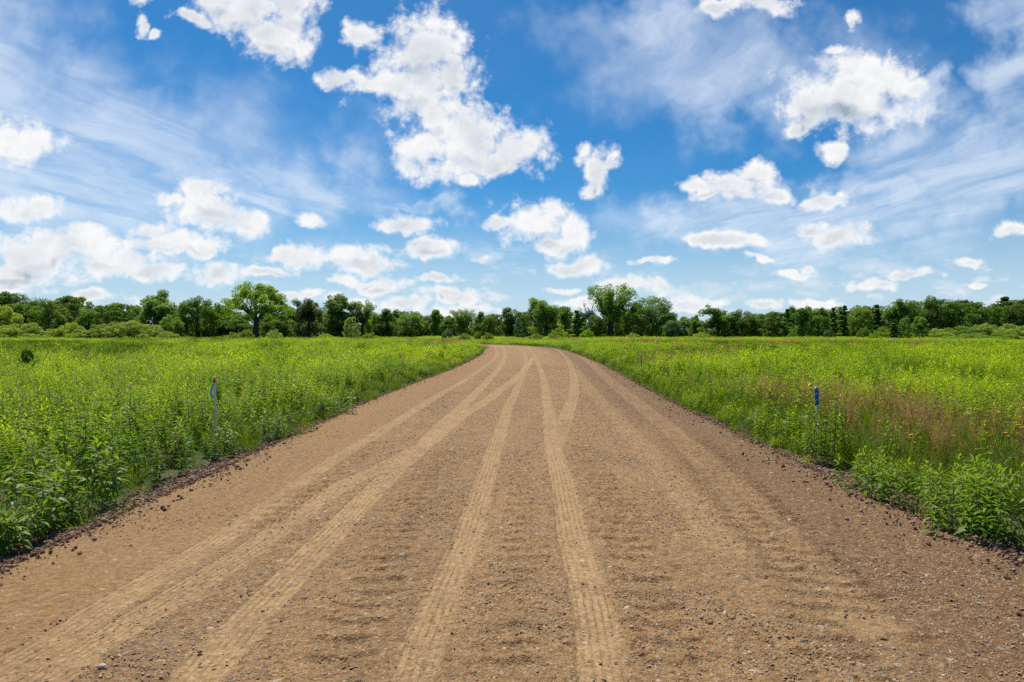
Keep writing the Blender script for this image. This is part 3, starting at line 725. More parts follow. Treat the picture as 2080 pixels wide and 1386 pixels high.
def road_surface_z(x, y): return road_z(road_lat(x, y))
def gravel():
    ms = [stone_mesh('pebble', rng, rng.uniform(0.32, 0.5), a, M_PEB) for a in (False, False, True, True, True)]
    n = 150000
    d = 3.0 * np.exp(rng.uniform(0, 1, n) * math.log(11)); x = rng.uniform(-4.0, 4.6, n)
    lat = road_lat(x, d); dus = np.zeros(n)
    for P, hw, st, r in TRG: dus = np.maximum(dus, (1 - sstep(hw * 0.8, hw * 1.3, np.abs(pl_dist(x, d, P)[0]))) * st)
    keep = rng.random(n) < (1 - 0.93 * dus) * (0.3 + 0.9 * fbm(x * 0.9, d * 0.9, 130, 3)) * (1 - 0.6 * ((lat < -2.2) & (lat > -3.3)))
    keep &= np.abs(lat) < 3.75; x, d, lat = x[keep], d[keep], lat[keep]; n = len(x)
    s = 0.0026 + 0.0021 * rng.gamma(1.2, 1.0, n); s = np.minimum(s, 0.0095) * (1 + 0.015 * d)
    z = road_z(lat) + s * 0.12
    rot = np.stack([rng.normal(0, 0.4, n), rng.normal(0, 0.4, n), rng.uniform(0, 6.28, n)], -1)
    scatter('gravel', ms, np.stack([x, d, z], -1), rot, np.stack([s * rng.uniform(0.9, 1.5, n), s, s], -1), rng.integers(0, 5, n), rng.random(n), 'loose pebbles and grit strewn over the gravel road', 'gravel')
    mr = [stone_mesh('rock', rng, rng.uniform(0.5, 0.75), True, M_RED) for _ in range(6)]
    n = 90000
    sd_ = rng.choice([-1, 1], n); s0 = 30 + 2.5 * np.exp(rng.uniform(0, 1, n) * math.log(22))
    t = np.where(rng.random(n) < 0.93, rng.normal(3.81, 0.11, n), rng.normal(3.52, 0.2, n)) 
    t = np.where(sd_ > 0, 3.74 + (t - 3.78) * 1.15, t)
    cx, cy, tx, ty = cl_at(s0); t = t * sd_
    x = cx + ty * t; y = cy - tx * t
    keep = rng.random(n) < np.where(sd_ > 0, 0.95, 0.85) * (0.15 + 1.3 * fbm(x * 0.9, y * 0.6, 140, 3)) * (1 - 0.75 * sstep(7, 18, y)); x, y, t = x[keep], y[keep], t[keep]; n = len(x)
    s = np.clip(0.0050 + 0.0040 * rng.gamma(1.5, 1.0, n), 0, 0.026) * (1 + 0.010 * y)
    z = np.maximum(road_z(t), GZ) + s * 0.15 + rng.uniform(0, 0.02, n)
    rot = np.stack([rng.normal(0, 0.5, n), rng.normal(0, 0.5, n), rng.uniform(0, 6.28, n)], -1)
    scatter('shoulder_rubble', mr, np.stack([x, y, z], -1), rot, np.stack([s * rng.uniform(0.9, 1.5, n), s, s], -1), rng.integers(0, 6, n), rng.random(n), 'purple red crushed rock lining both edges of the road', 'rubble')
gravel()

# ------------------------------------------------------------------ trees
M_BARK = plain('bark', (0.075, 0.06, 0.045), 0.95, 0.5, 6.0, 0.03)
M_DEAD = plain('weathered_wood', (0.26, 0.24, 0.22), 0.9, 0.3, 8.0, 0.02)
M_CROWN = leaf_mat('tree_leaf', (1, 1, 1), (1, 1, 1), 0.45, use_object=True, gloss=0.08, tcol=1.8)

def limb(bag, a, b, r0, r1, rng, bow=0.12, n=6, k=5):
    a = np.asarray(a, float); b = np.asarray(b, float); f = np.linspace(0, 1, n)[:, None]
    L = np.linalg.norm(b - a)
    pts = a + (b - a) * f + np.array([0, 0, bow * L]) * np.sin(f * math.pi) * (1 - f) * 1.2 + rng.normal(0, 0.02 * L, (n, 3)) * np.sin(f * math.pi)
    tube(bag, pts, np.linspace(r0, r1, n), k)
    return pts
def clusters(kind, rng):
    """(centre, radius, flatness) of leaf masses in a tree of height 1; plus trunk top and fork"""
    C = []
    if kind == 'elm':
        for i in range(140):
            th = rng.uniform(0, 6.28); r = 0.60 * math.sqrt(rng.uniform(0.02, 1))
            z = 0.94 - 0.50 * (r / 0.62) ** 2.3 * rng.uniform(0.75, 1.15) - rng.uniform(0, 0.16)
            C.append((r * math.cos(th), r * math.sin(th) * 0.85, z, rng.uniform(0.055, 0.095), 0.7))
        for i in range(10): C.append((rng.uniform(-0.62, -0.48), rng.uniform(-0.2, 0.2), rng.uniform(0.36, 0.6), rng.uniform(0.05, 0.08), 0.9))
        for i in range(10): C.append((rng.uniform(0.3, 0.56), rng.uniform(-0.3, 0.1), rng.uniform(0.40, 0.55), rng.uniform(0.05, 0.08), 0.6))
        fork = 0.30
    elif kind == 'oak':
        for i in range(85):
            v = rng.normal(0, 1, 3); v /= np.linalg.norm(v); rr = rng.uniform(0.55, 1.0) ** 0.6
            z = 0.55 + v[2] * 0.41 * rr; wd = 0.46 if z > 0.45 else 0.46 * (0.62 + 0.38 * (z / 0.45))
            C.append((v[0] * wd * rr, v[1] * wd * rr, z, rng.uniform(0.06, 0.10), 0.8))
        fork = 0.25
    elif kind == 'vase':
        for l in range(20):
            th = l * 2.4 + rng.normal(0, 0.2); sp = 0.06 + 0.36 * math.sqrt((l + 0.5) / 20); top = rng.uniform(0.84, 0.98) - 0.30 * max(0, sp - 0.18)
            for f in np.linspace(0.3, 1, 7):
                r = sp * f ** 0.9; z = 0.30 + (top - 0.30) * f
                C.append((r * math.cos(th) + rng.normal(0, 0.025), r * math.sin(th) + rng.normal(0, 0.025), z, rng.uniform(0.05, 0.082), 0.9))
        for i in range(26): C.append((rng.normal(0, 0.11), rng.normal(0, 0.11), rng.uniform(0.12, 0.5), 0.07, 1.0))
        fork = 0.35
    elif kind == 'column':
        for i in range(60):
            z = rng.uniform(0.05, 0.96); wd = 0.24 * (0.65 + 0.45 * math.sin(z * 9 + 1) ** 2) * (1.0 if z < 0.75 else 1.15 - (z - 0.75) * 2.2)
            th = rng.uniform(0, 6.28); r = wd * rng.uniform(0.2, 1)
            C.append((r * math.cos(th), r * math.sin(th), z, rng.uniform(0.05, 0.085), 1.0))
        fork = 0.55
    elif kind == 'knobby':
        for l in range(8):
            th = rng.uniform(0, 6.28); r = rng.uniform(0.10, 0.30); z0 = rng.uniform(0.55, 0.88)
            for k in range(5): C.append((r * math.cos(th) + rng.normal(0, 0.05), r * math.sin(th) + rng.normal(0, 0.05), z0 + rng.normal(0, 0.05), rng.uniform(0.05, 0.085), 0.85))
        for i in range(45):
            z = rng.uniform(0.06, 0.72); r = 0.34 * math.sqrt(rng.uniform(0, 1)) * (0.75 + 0.4 * math.sin(z * 8))
            th = rng.uniform(0, 6.28); C.append((r * math.cos(th), r * math.sin(th), z, rng.uniform(0.05, 0.09), 0.8))
        fork = 0.4
    elif kind == 'round':
        for i in range(80):
            v = rng.normal(0, 1, 3); v /= np.linalg.norm(v); rr = rng.uniform(0.4, 1.0) ** 0.5
            C.append((v[0] * 0.40 * rr, v[1] * 0.40 * rr, 0.50 + v[2] * 0.44 * rr + rng.normal(0, 0.02), rng.uniform(0.06, 0.10), 0.85))
        fork = 0.3
    elif kind == 'layered':
        for i in range(85):
            z = rng.uniform(0.08, 0.94); wd = 0.62 * math.sqrt(max(0.04, 1 - (z - 0.25) ** 2 / 0.58)); th = rng.uniform(0, 6.28); r = wd * rng.uniform(0.25, 1) ** 0.6
            C.append((r * math.cos(th), r * math.sin(th), z, rng.uniform(0.07, 0.12), 0.55))
        fork = 0.25
    elif kind == 'conifer':
        for i in range(85):
            z = rng.uniform(0.06, 0.985); wd = 0.27 * (1.03 - z) ** 0.75 * (0.7 + 0.4 * math.sin(z * 40)) ; th = rng.uniform(0, 6.28); r = wd * rng.uniform(0.2, 1)
            C.append((r * math.cos(th), r * math.sin(th), z - 0.04 * r, rng.uniform(0.03, 0.055) * (1.25 - 0.6 * z), 0.6))
        fork = 0.9
    elif kind == 'young':
        for i in range(75):
            z = rng.uniform(0.05, 0.95); wd = 0.40 * math.sin(math.pi * (0.16 + 0.80 * z)) ** 0.8; th = rng.uniform(0, 6.28); r = wd * rng.uniform(0.3, 1) ** 0.5
            C.append((r * math.cos(th), r * math.sin(th), z, rng.uniform(0.05, 0.075), 1.2))
        fork = 0.6
    elif kind == 'shrub':
        for i in range(80):
            th = rng.uniform(0, 6.28); r = 1.05 * math.sqrt(rng.uniform(0, 1)); z = (0.90 * math.sqrt(max(0.02, 1 - (r / 1.12) ** 2))) * rng.uniform(0.45, 1.0)
            C.append((r * math.cos(th), r * math.sin(th), max(0.08, z), rng.uniform(0.12, 0.20), 0.75))
        fork = 0.2
    C = np.array(C)
    if kind in ('round', 'layered', 'knobby', 'oak', 'column'):
        C[:, 3] *= rng.uniform(0.85, 1.6, len(C))
    return C, fork
def crown_mesh(C, nleaf, size, rng, spiky=0.0):
    wts = C[:, 3] ** 2; wts = wts / wts.sum()
    k = rng.choice(len(C), nleaf, p=wts)
    v = rng.normal(0, 1, (nleaf, 3)); v /= np.linalg.norm(v, axis=1)[:, None]
    rad = C[k, 3] * rng.uniform(0.25, 1.0, nleaf) ** 0.5
    cen = C[k, :3] + v * rad[:, None] * np.stack([np.ones(nleaf), np.ones(nleaf), C[k, 4]], -1)
    cen[:, 2] = np.maximum(cen[:, 2], 0.01)
    nrm = v * 0.6 + rng.normal(0, 0.6, (nleaf, 3)) + np.array([0, 0, 0.55]); nrm /= np.linalg.norm(nrm, axis=1)[:, None]
    a = np.cross(nrm, rng.normal(0, 1, (nleaf, 3))); a /= np.linalg.norm(a, axis=1)[:, None]; b = np.cross(nrm, a)
    L = size * rng.uniform(0.6, 1.35, nleaf)[:, None]; W = L * 0.62
    fold = nrm * (L * 0.12)
    V = np.stack([cen - a * L * 0.5, cen - b * W * 0.5 + fold, cen + a * L * 0.5, cen + b * W * 0.5 + fold], 1).reshape(-1, 3)
    ctint = rng.uniform(0.15, 0.85, len(C))
    t = np.clip(ctint[k] * 0.6 + rng.uniform(0, 0.4, nleaf), 0, 1)
    i = np.arange(nleaf)[:, None] * 4
    # folded rhombus: two triangles sharing the long axis
    T = np.concatenate([i + np.array([[0, 1, 2]]), i + np.array([[0, 2, 3]])])
    return V, T, np.repeat(t, 4)
PROTO = {}
SPEC = {'elm': (20000, 0.025), 'oak': (19000, 0.026), 'vase': (12500, 0.026), 'column': (11000, 0.031), 'knobby': (13000, 0.031), 'round': (14000, 0.031), 'layered': (15000, 0.037), 'conifer': (11000, 0.028), 'young': (10000, 0.030), 'shrub': (18000, 0.046)}
def proto(kind, var):
    if (kind, var) in PROTO: return PROTO[(kind, var)]
    r = np.random.default_rng(abs(hash((kind, 3))) % 1 + sum(map(ord, kind)) * 7 + var * 101)
    C, fork = clusters(kind, r); n, sz = SPEC[kind]
    V, T, t = crown_mesh(C, n, sz, r)
    me = build('crown', V, None, T, [M_CROWN], {'tint': t}, link=False)
    bag = Bag()
    if kind == 'shrub':
        for i in range(9):
            c = C[r.integers(len(C))]; limb(bag, (c[0] * 0.15, c[1] * 0.15, -0.05), c[:3], 0.02, 0.006, r)
    else:
        th = 0.052 if kind in ('elm', 'oak', 'vase') else 0.03
        if kind in ('conifer', 'column', 'young'):
            limb(bag, (0, 0, -0.02), (r.normal(0, 0.01), r.normal(0, 0.01), 0.93), th * 0.8, 0.005, r, 0)
        else:
            limb(bag, (0, 0, -0.02), (0, 0, fork), th * 1.15, th * 0.8, r, 0, 5, 8)
            hubs = []
            nm = 7 if kind in ('elm', 'vase') else 5
            order = r.permutation(len(C))[:nm]
            for j in order:
                c = C[j]; mid_ = np.array([c[0] * 0.5, c[1] * 0.5, fork + (c[2] - fork) * 0.62])
                limb(bag, (0, 0, fork * 0.97), mid_, th * 0.6, th * 0.34, r, 0.10); hubs.append((mid_, th * 0.34))
            hubs.append((np.array([0, 0, fork + 0.28]), th * 0.35)); limb(bag, (0, 0, fork * 0.97), hubs[-1][0], th * 0.7, th * 0.35, r, 0)
            for c in C[r.permutation(len(C))[:48]]:
                d = [np.linalg.norm(c[:3] - h[0]) for h in hubs]; h = hubs[int(np.argmin(d))]
                limb(bag, h[0], c[:3], h[1] * 0.6, 0.003, r, 0.08, 5, 4)
    tm = bag.build('trunk', [M_BARK], link=False, smooth=True)
    wd = np.percentile(np.abs(C[:, 0]), 97) + 0.05; top = V[:, 2].max()
    PROTO[(kind, var)] = (me, tm, 2 * wd, top)
    return PROTO[(kind, var)]
TONES = {'dark': (0.042, 0.088, 0.014), 'deep': (0.052, 0.105, 0.016), 'mid': (0.066, 0.125, 0.020), 'bright': (0.078, 0.142, 0.013), 'yellow': (0.10, 0.155, 0.018), 'olive': (0.088, 0.142, 0.024), 'grey': (0.055, 0.09, 0.034), 'blue': (0.040, 0.088, 0.036), 'pale': (0.105, 0.165, 0.04)}
def tree(name, px, top, width, Dm, kind, tone, label, cat='tree', group='trees along the far edge of the field', var=0, flip=False):
    me, tm, w0, h0 = proto(kind, var)
    x = (px - 1040) / F * Dm; zt = EYE + (HZ - top) / F * Dm - GZ
    sz = zt / h0; sx = width / F * Dm / w0
    r = np.random.default_rng(int(px * 7 + top))
    o = empty(name, (x, Dm, GZ), 0 if kind in ('elm',) else r.uniform(0, 6.28), (sx, sx, sz))
    tag(o, label, cat, group)
    k = r.uniform(0.88, 1.12); c = [v * k * 2.2 * q for v, q in zip(TONES[tone], (1.16, 0.97, 1.2))]
    if kind == 'shrub': child('stems', tm, o); child('foliage', me, o, c)
    else: child('trunk', tm, o); child('crown', me, o, c)
    return o
TREES = [
 # px, top, width, depth, kind, tone, var, label
 (30,592,104,176,'round','dark',0,'tall dark broadleaf tree at the far left end of the treeline'),
 (10,620,64,158,'layered','yellow',0,'low yellow-green tree in front of the dark tree at the left end'),
 (100,606,66,166,'round','mid',1,'mid-green rounded tree beside the dark tree at the left end'),
 (150,600,84,178,'layered','deep',1,'dark dome-topped tree behind the long shrub mounds on the left'),
 (180,628,44,164,'round','deep',2,'narrow dark green tree between the dome-topped tree and the low wide tree'),
 (228,614,92,170,'layered','deep',2,'low wide dark tree rising behind the biggest shrub mound'),
 (315,585,92,172,'knobby','mid',0,'tall tree with a lumpy gappy top above the biggest shrub mound'),
 (350,640,40,160,'round','mid',3,'small leafy tree at the foot of the gappy-topped lumpy tree'),
 (402,600,78,168,'round','deep',4,'broad dark tree with crown reaching the ground left of the spreading tree'),
 (447,622,52,180,'round','mid',1,'thin-crowned tree tucked under the left side of the spreading tree'),
 (520,570,150,164,'elm','bright',0,'large bright green spreading tree with a domed umbrella crown and forked trunk'),
 (480,646,56,178,'round','dark',0,'dark understorey tree left of the spreading tree trunk'),
 (562,640,64,176,'layered','deep',0,'dark understorey tree right of the spreading tree trunk'),
 (594,626,34,184,'column','dark',1,'slim dark tree showing past the right tip of the spreading crown'),
 (627,605,62,172,'knobby','grey',1,'grey-green open-crowned tree right of the spreading tree'),
 (686,595,60,168,'column','deep',0,'tall dark tree clothed in leaves to the ground beside the pale young tree'),
 (655,632,36,182,'round','mid',2,'lighter tree filling the gap between the grey-green and tall dark trees'),
 (714,643,33,152,'young','pale',0,'small pale egg-shaped young tree standing out in front of the wood'),
 (736,608,48,170,'vase','deep',1,'slender dark tree with a small rounded head right of the pale young tree'),
 (760,634,40,178,'round','mid',3,'low mid-green tree right of the slender round-headed tree'),
 (784,626,34,170,'column','deep',1,'pointed dark leafy tree between two low mid-green trees'),
 (835,632,66,168,'round','mid',4,'broad low rounded green tree left of the narrow spire tree'),
 (864,640,36,182,'column','grey',0,'hazy green tree behind the broad low rounded tree'),
 (885,627,28,170,'column','deep',2,'narrow dark spire tree where the road nears the wood'),
 (912,640,34,182,'round','mid',0,'small green tree right of the narrow spire tree'),
 (941,627,46,168,'vase','mid',0,'fan-shaped green tree above the left bank of the road bend'),
 (976,632,24,172,'column','mid',1,'thin upright tree just left of the dark bushy tree at the bend'),
 (994,641,36,150,'round','dark',2,'dark bushy tree with a bare lower trunk behind the road bend'),
 (1036,623,36,166,'column','deep',0,'tall narrow dark tree above the middle of the road bend'),
 (1057,643,24,150,'young','blue',0,'small blue-green sapling right of the tall narrow tree'),
 (1078,620,50,172,'round','deep',1,'rounded dark tree leaning on the big lumpy tree beyond the bend'),
 (1112,603,74,162,'knobby','mid',2,'big lumpy green tree right of the road bend'),
 (1148,620,36,172,'column','mid',2,'upright green tree between the big lumpy tree and the cone-shaped tree'),
 (1172,630,44,154,'conifer','mid',0,'cone-shaped green tree left of the bare dead tree'),
 (1207,640,44,166,'round','deep',3,'dark low tree under the bare dead tree'),
 (1241,575,90,164,'vase','mid',2,'tallest dark tree with a wide fan of upswept branches'),
 (1288,626,52,174,'round','deep',4,'dark tree filling the gap between the fan-shaped giant and the round oak'),
 (1322,599,92,162,'oak','deep',0,'big round oak-like tree right of the tallest fan-shaped tree'),
 (1366,650,38,150,'round','blue',2,'small blue-green tree at the right foot of the round oak'),
 (1390,642,38,180,'round','mid',0,'faint pale tree in the low gap right of the round oak'),
 (1412,638,32,170,'knobby','mid',0,'small lumpy tree in the low gap of the treeline'),
 (1459,618,64,164,'knobby','deep',3,'lumpy-headed dark tree right of the low gap'),
 (1507,628,54,166,'round','dark',3,'dense dark round tree right of the lumpy-headed tree'),
 (1564,632,64,164,'layered','deep',2,'dense dome of dark foliage standing before the right-hand wood'),
 (1536,640,30,178,'column','mid',0,'narrow green tree showing between two dense dark domes'),
 (1600,627,36,176,'conifer','deep',1,'pointed evergreen behind the dense dark dome'),
 (1630,619,46,164,'knobby','deep',1,'tall lumpy tree rising right of the dense dark dome'),
 (1662,624,44,172,'round','deep',0,'rounded tree right of the tall lumpy tree'),
 (1692,624,34,174,'conifer','mid',0,'first spiky evergreen of the row in the right-hand wood'),
 (1716,620,34,176,'conifer','deep',1,'second spiky evergreen, close against its neighbour in the right-hand wood'),
 (1748,624,44,166,'round','mid',2,'lighter bushy tree in front of the spiky evergreens'),
 (1780,618,42,172,'conifer','deep',0,'broad dark evergreen right of the lighter bushy tree'),
 (1822,607,58,164,'knobby','dark',0,'dark tree with paired rounded heads in the right-hand wood'),
 (1850,608,44,174,'round','deep',1,'dark round-headed tree right of the paired heads'),
 (1905,599,78,170,'round','dark',4,'tallest dark tree of the right-hand wood'),
 (1950,614,56,168,'layered','deep',1,'mid-height tree right of the tallest tree of the right-hand wood'),
 (1995,612,84,174,'layered','deep',0,'wide flat-topped tree in the right-hand wood'),
 (2040,602,60,172,'conifer','dark',1,'large dark pine near the right end of the treeline'),
 (2078,614,70,166,'round','dark',2,'dark tree at the far right end of the treeline'),
]
for (px, top, wd, d, kind, tone, var, label) in TREES:
    nm = {'elm': 'spreading_tree', 'oak': 'oak_tree', 'conifer': 'evergreen_tree', 'young': 'young_tree'}.get(kind, 'broadleaf_tree')
    tree(nm, px, top, wd, d, kind, tone, label, var=var)
SHRUBS = [
 (52,654,118,140,'olive',0,'long rounded shrub mound at the left end of the field'),
 (2,660,60,138,'yellow',1,'yellowish shrub mound cut off by the left side of the photo'),
 (142,653,60,142,'yellow',1,'loose bright shrub between the two long shrub mounds'),
 (168,668,66,136,'olive',0,'low shrub in front of the loose bright shrub'),
 (262,650,136,140,'olive',1,'biggest shrub mound below the gappy-topped lumpy tree'),
 (205,658,72,138,'yellow',0,'lighter shrub running into the biggest mound from its left'),
 (342,672,44,136,'olive',1,'small shrub trailing off the right end of the biggest mound'),
 (472,674,30,140,'olive',0,'little shrub left of the spreading tree trunk'),
 (499,668,32,146,'olive',1,'darker little shrub nearest the spreading tree trunk'),
 (557,668,34,142,'pale',0,'pale leafy shrub right of the spreading tree trunk'),
 (662,677,34,138,'yellow',1,'low yellow-green shrub below the tall leaf-clothed tree'),
 (752,675,34,138,'yellow',0,'low bright shrub below the slender round-headed tree'),
 (908,667,24,132,'blue',1,'small blue-green shrub below the narrow spire tree'),
 (945,676,30,122,'olive',0,'low shrub on the left bank of the bend'),
 (970,671,15,118,'bright',1,'tiny upright bright shrub behind the bend'),
 (991,674,26,120,'yellow',0,'small yellow-green shrub behind the bend, below the dark bushy tree'),
 (1087,676,30,120,'olive',1,'low olive shrub below the rounded dark tree beyond the bend'),
 (1134,664,46,130,'yellow',0,'yellow-green shrub below the big lumpy tree'),
 (1192,668,30,136,'bright',1,'bright shrub at the foot of the bare dead tree'),
 (1288,676,36,140,'olive',0,'low shrub between the fan-shaped giant and the round oak'),
 (1425,674,40,140,'yellow',1,'low bright shrub in the low gap of the treeline'),
 (1685,666,24,140,'blue',0,'small blue-green shrub below the first spiky evergreen'),
 (1755,664,30,138,'deep',1,'small dark shrub below the lighter bushy tree'),
 (1790,664,46,134,'bright',0,'bright shrub left of the small pointed dark shrub'),
 (1905,666,64,132,'olive',1,'left end shrub of the long thicket under the right-hand wood'),
 (1952,660,92,138,'deep',0,'dark shrub in the long thicket below the tallest tree'),
 (2005,656,96,140,'olive',1,'highest shrub of the long thicket under the right-hand wood'),
 (2062,656,88,136,'olive',0,'shrub at the right end of the long thicket'),
 (1965,676,90,118,'mid',1,'low front shrub of the thicket, before the dark one'),
 (2040,677,90,116,'mid',0,'low front shrub at the right end of the thicket'),
]
for (px, top, wd, d, tone, var, label) in SHRUBS:
    tree('shrub', px, top, wd, d, 'shrub', tone, label, 'shrub', 'shrubs along the far edge of the field', var)
for (px, top, wd, d, kind, tone, label) in [
    (1838,645,26,132,'young','mid','slim leafy sapling left of its twin before the right-hand wood'),
    (1868,642,34,134,'young','mid','taller leafy sapling right of its twin before the right-hand wood'),
    (1816,656,34,130,'conifer','dark','small pointed dark evergreen in front of the right-hand wood')]:
    tree('sapling', px, top, wd, d, kind, tone, label, 'sapling', 'saplings before the wood')
tree('bush', 54, 708, 30, 24, 'young', 'dark', 'small dark bush alone in the left field', 'bush', 'bushes standing in the field', 0)
tree('bush', 512, 730, 24, 24, 'shrub', 'deep', 'small dark weedy bush in the left field beyond the pinkish-topped stake', 'bush', 'bushes standing in the field', 0)
tree('bush', 1573, 702, 8, 48, 'conifer', 'dark', 'tiny dark pointed bush in the right field', 'bush', 'bushes standing in the field', 0)
tree('bush', 1618, 722, 26, 28, 'shrub', 'bright', 'bright low bush in the right field beyond the blue stake', 'bush', 'bushes standing in the field', 1)

# bare dead tree
def dead_tree():
    d = 158.0; px = 1196
    o = empty('dead_tree', ((px - 1040) / F * d, d, GZ)); tag(o, 'bare grey dead tree with forked branches left of the tallest fan-shaped tree', 'tree', 'trees along the far edge of the field')
    bag = Bag(); r = np.random.default_rng(5)
    limb(bag, (0, 0, -0.1), (0.3, 0, 5.2), 0.28, 0.18, r, 0, 6, 7)
    def rec(p, dv, L, rad, lev):
        q = p + dv * L; limb(bag, p, q, rad, rad * 0.55, r, 0.02, 4, 5)
        if lev == 0: return
        for k in range(3):
            nd = dv + r.normal(0, 0.5, 3) + np.array([0, 0, 0.1]); nd /= np.linalg.norm(nd); rec(q if k else p + dv * L * 0.6, nd, L * r.uniform(0.55, 0.8), rad * 0.55, lev - 1)
    for a in ((-0.75, 0, 0.65), (-0.35, 0.2, 0.95), (0.2, -0.2, 1.0), (0.5, 0.2, 0.8)):
        v = np.array(a); rec(np.array([0.3, 0, 5.1]) - np.array([0.05, 0, r.uniform(0, 1.2)]), v / np.linalg.norm(v), 1.8, 0.15, 3)
    child('trunk', bag.build('trunk', [M_DEAD], link=False), o)
dead_tree()

# the wood behind reads as one mass
def wood():
    r = np.random.default_rng(77); V = []; T = []; t = []; n0 = 0
    px = np.linspace(-620, 2700, 132)
    prof_x = [-160, 0, 150, 300, 450, 600, 750, 900, 1000, 1100, 1250, 1350, 1420, 1500, 1600, 1700, 1800, 1900, 2000, 2240]
    prof_y = [596, 602, 612, 622, 628, 626, 632, 637, 638, 630, 626, 632, 648, 637, 630, 624, 616, 611, 607, 602]
    for i, p in enumerate(px):
        p = p + r.normal(0, 9); d = r.uniform(184, 225); top = np.interp(p, prof_x, prof_y) + abs(r.normal(0, 8)) - 3
        kind = ['round', 'column', 'knobby', 'conifer', 'layered', 'round'][r.integers(6)] if p > 1560 else ['round', 'column', 'knobby', 'layered', 'round'][r.integers(5)]
        C, fork = clusters(kind, r)
        v, tt, ti = crown_mesh(C, 4200, 0.055, r)
        H = EYE + (HZ - top) / F * d - GZ; W = H * r.uniform(0.9, 1.25)
        v = v * np.array([W, W, H]) + np.array([(p - 1040) / F * d, d, GZ])
        V.append(v); T.append(tt + n0); t.append(np.clip(ti * 0.8 + r.uniform(-0.1, 0.3), 0, 1)); n0 += len(v)
        # bushes that close the foot of the wood
        C, fork = clusters('shrub', r); v, tt, ti = crown_mesh(C, 900, 0.12, r)
        v = v * np.array([4.6, 3.0, r.uniform(3.2, 6.0)]) + np.array([(p - 1040) / F * 181 + r.normal(0, 1), 181, GZ]); V.append(v); T.append(tt + n0); t.append(ti * 0.7); n0 += len(v)
    o = build('woods', np.concatenate(V), None, np.concatenate(T), [M_CROWN], {'tint': np.concatenate(t)})
    o.color = (0.115, 0.18, 0.048, 1)
    tag(o, 'mass of dark green woodland closing the field behind the front trees', 'woods', kind='stuff')
wood()

# ------------------------------------------------------------------ survey stakes
M_LATH = plain('lath_wood', (0.86, 0.70, 0.56), 0.85, 0.3, 30.0)
M_RPAINT = plain('red_paint', (0.62, 0.10, 0.07), 0.7, 0.35, 60.0)
M_BLUE = plain('blue_ribbon', (0.02, 0.42, 0.80), 0.4, 0.25, 40.0)
M_NAVY = plain('dark_blue_ribbon', (0.025, 0.15, 0.46), 0.4, 0.3, 40.0)
M_GREYW = plain('grey_wood', (0.13, 0.12, 0.11), 0.9, 0.3, 30.0)
def lath(bag, w, th, z0, z1, lean=0.0, taper=0.0):
    V = []
    for z, k in ((z0, 1.0), (z1 - taper, 1.0), (z1, 0.62 if taper else 1.0)):
        for sx, sy in ((-1, -1), (1, -1), (1, 1), (-1, 1)): V.append((sx * w / 2 * k + lean * z, sy * th / 2, z))
    Q = []
    for r in (0, 4):
        for j in range(4): Q.append((r + j, r + (j + 1) % 4, r + 4 + (j + 1) % 4, r + 4 + j))
    Q.append((8, 9, 10, 11)); Q.append((3, 2, 1, 0))
    bag.add(V, Q)
def stake(px, top, d, label, rib, w=0.034):
    x = (px - 1040) / F * d; zt = EYE - (top - HZ) / F * d - GZ
    o = empty('survey_stake', (x, d, GZ), 0.15); tag(o, label, 'stake', 'survey stakes beside the road')
    b = Bag(); lath(b, w, 0.012, -0.1, zt, -0.012, 0.02); child('post', b.build('post', [M_LATH if rib != 'none' else M_GREYW], link=False), o)
    if rib == 'red':
        b = Bag(); lath(b, w * 1.12, 0.0155, zt - 0.10, zt - 0.035, -0.012); child('paint_band', b.build('paint_band', [M_RPAINT], link=False), o)
        f = np.linspace(0, 1, 9); b = Bag()
        cx = -0.017 - 0.040 * np.sin(f * math.pi * 0.92) ; cz = zt - 0.115 - 0.215 * f
        V = []; 
        for i in range(9): V += [(cx[i] - 0.012, -0.016 - 0.01 * math.sin(f[i] * 3), cz[i]), (cx[i] + 0.010, -0.009 - 0.012 * math.sin(f[i] * 3), cz[i] + 0.002)]
        V += [(a, bb + 0.0012, c) for a, bb, c in V]
        Q = [(2 * i, 2 * i + 1, 2 * i + 3, 2 * i + 2) for i in range(8)] + [(18 + 2 * i, 20 + 2 * i, 21 + 2 * i, 19 + 2 * i) for i in range(8)]
        b.add(V, Q); child('ribbon', b.build('ribbon', [M_BLUE], link=False), o)
    elif rib == 'blue':
        b = Bag(); lath(b, w * 1.12, 0.018, zt - 0.28, zt - 0.012, -0.012, 0.02)
        lath(b, w * 1.35, 0.024, zt - 0.075, zt - 0.02, -0.012, 0.012)
        V = [(0.006, -0.018, zt - 0.05), (0.020, -0.026, zt - 0.06), (0.004, -0.020, zt - 0.20), (0.022, -0.028, zt - 0.21), (-0.004, -0.018, zt - 0.28), (0.012, -0.024, zt - 0.29)]
        V += [(a, bb + 0.0015, c) for a, bb, c in V]
        b.add(V, [(0, 1, 3, 2), (2, 3, 5, 4), (6, 8, 9, 7), (8, 10, 11, 9)])
        child('ribbon', b.build('ribbon', [M_NAVY], link=False), o)
stake(437, 764, 10.0, 'pale wooden survey stake with red painted top and light blue ribbon', 'red')
stake(1660, 786, 10.0, 'wooden survey stake wrapped in dark blue ribbon, in the right-hand grass', 'blue')
stake(1303, 721, 25.0, 'thin dark grey stake in the herbs where the road starts to bend', 'none', 0.03)

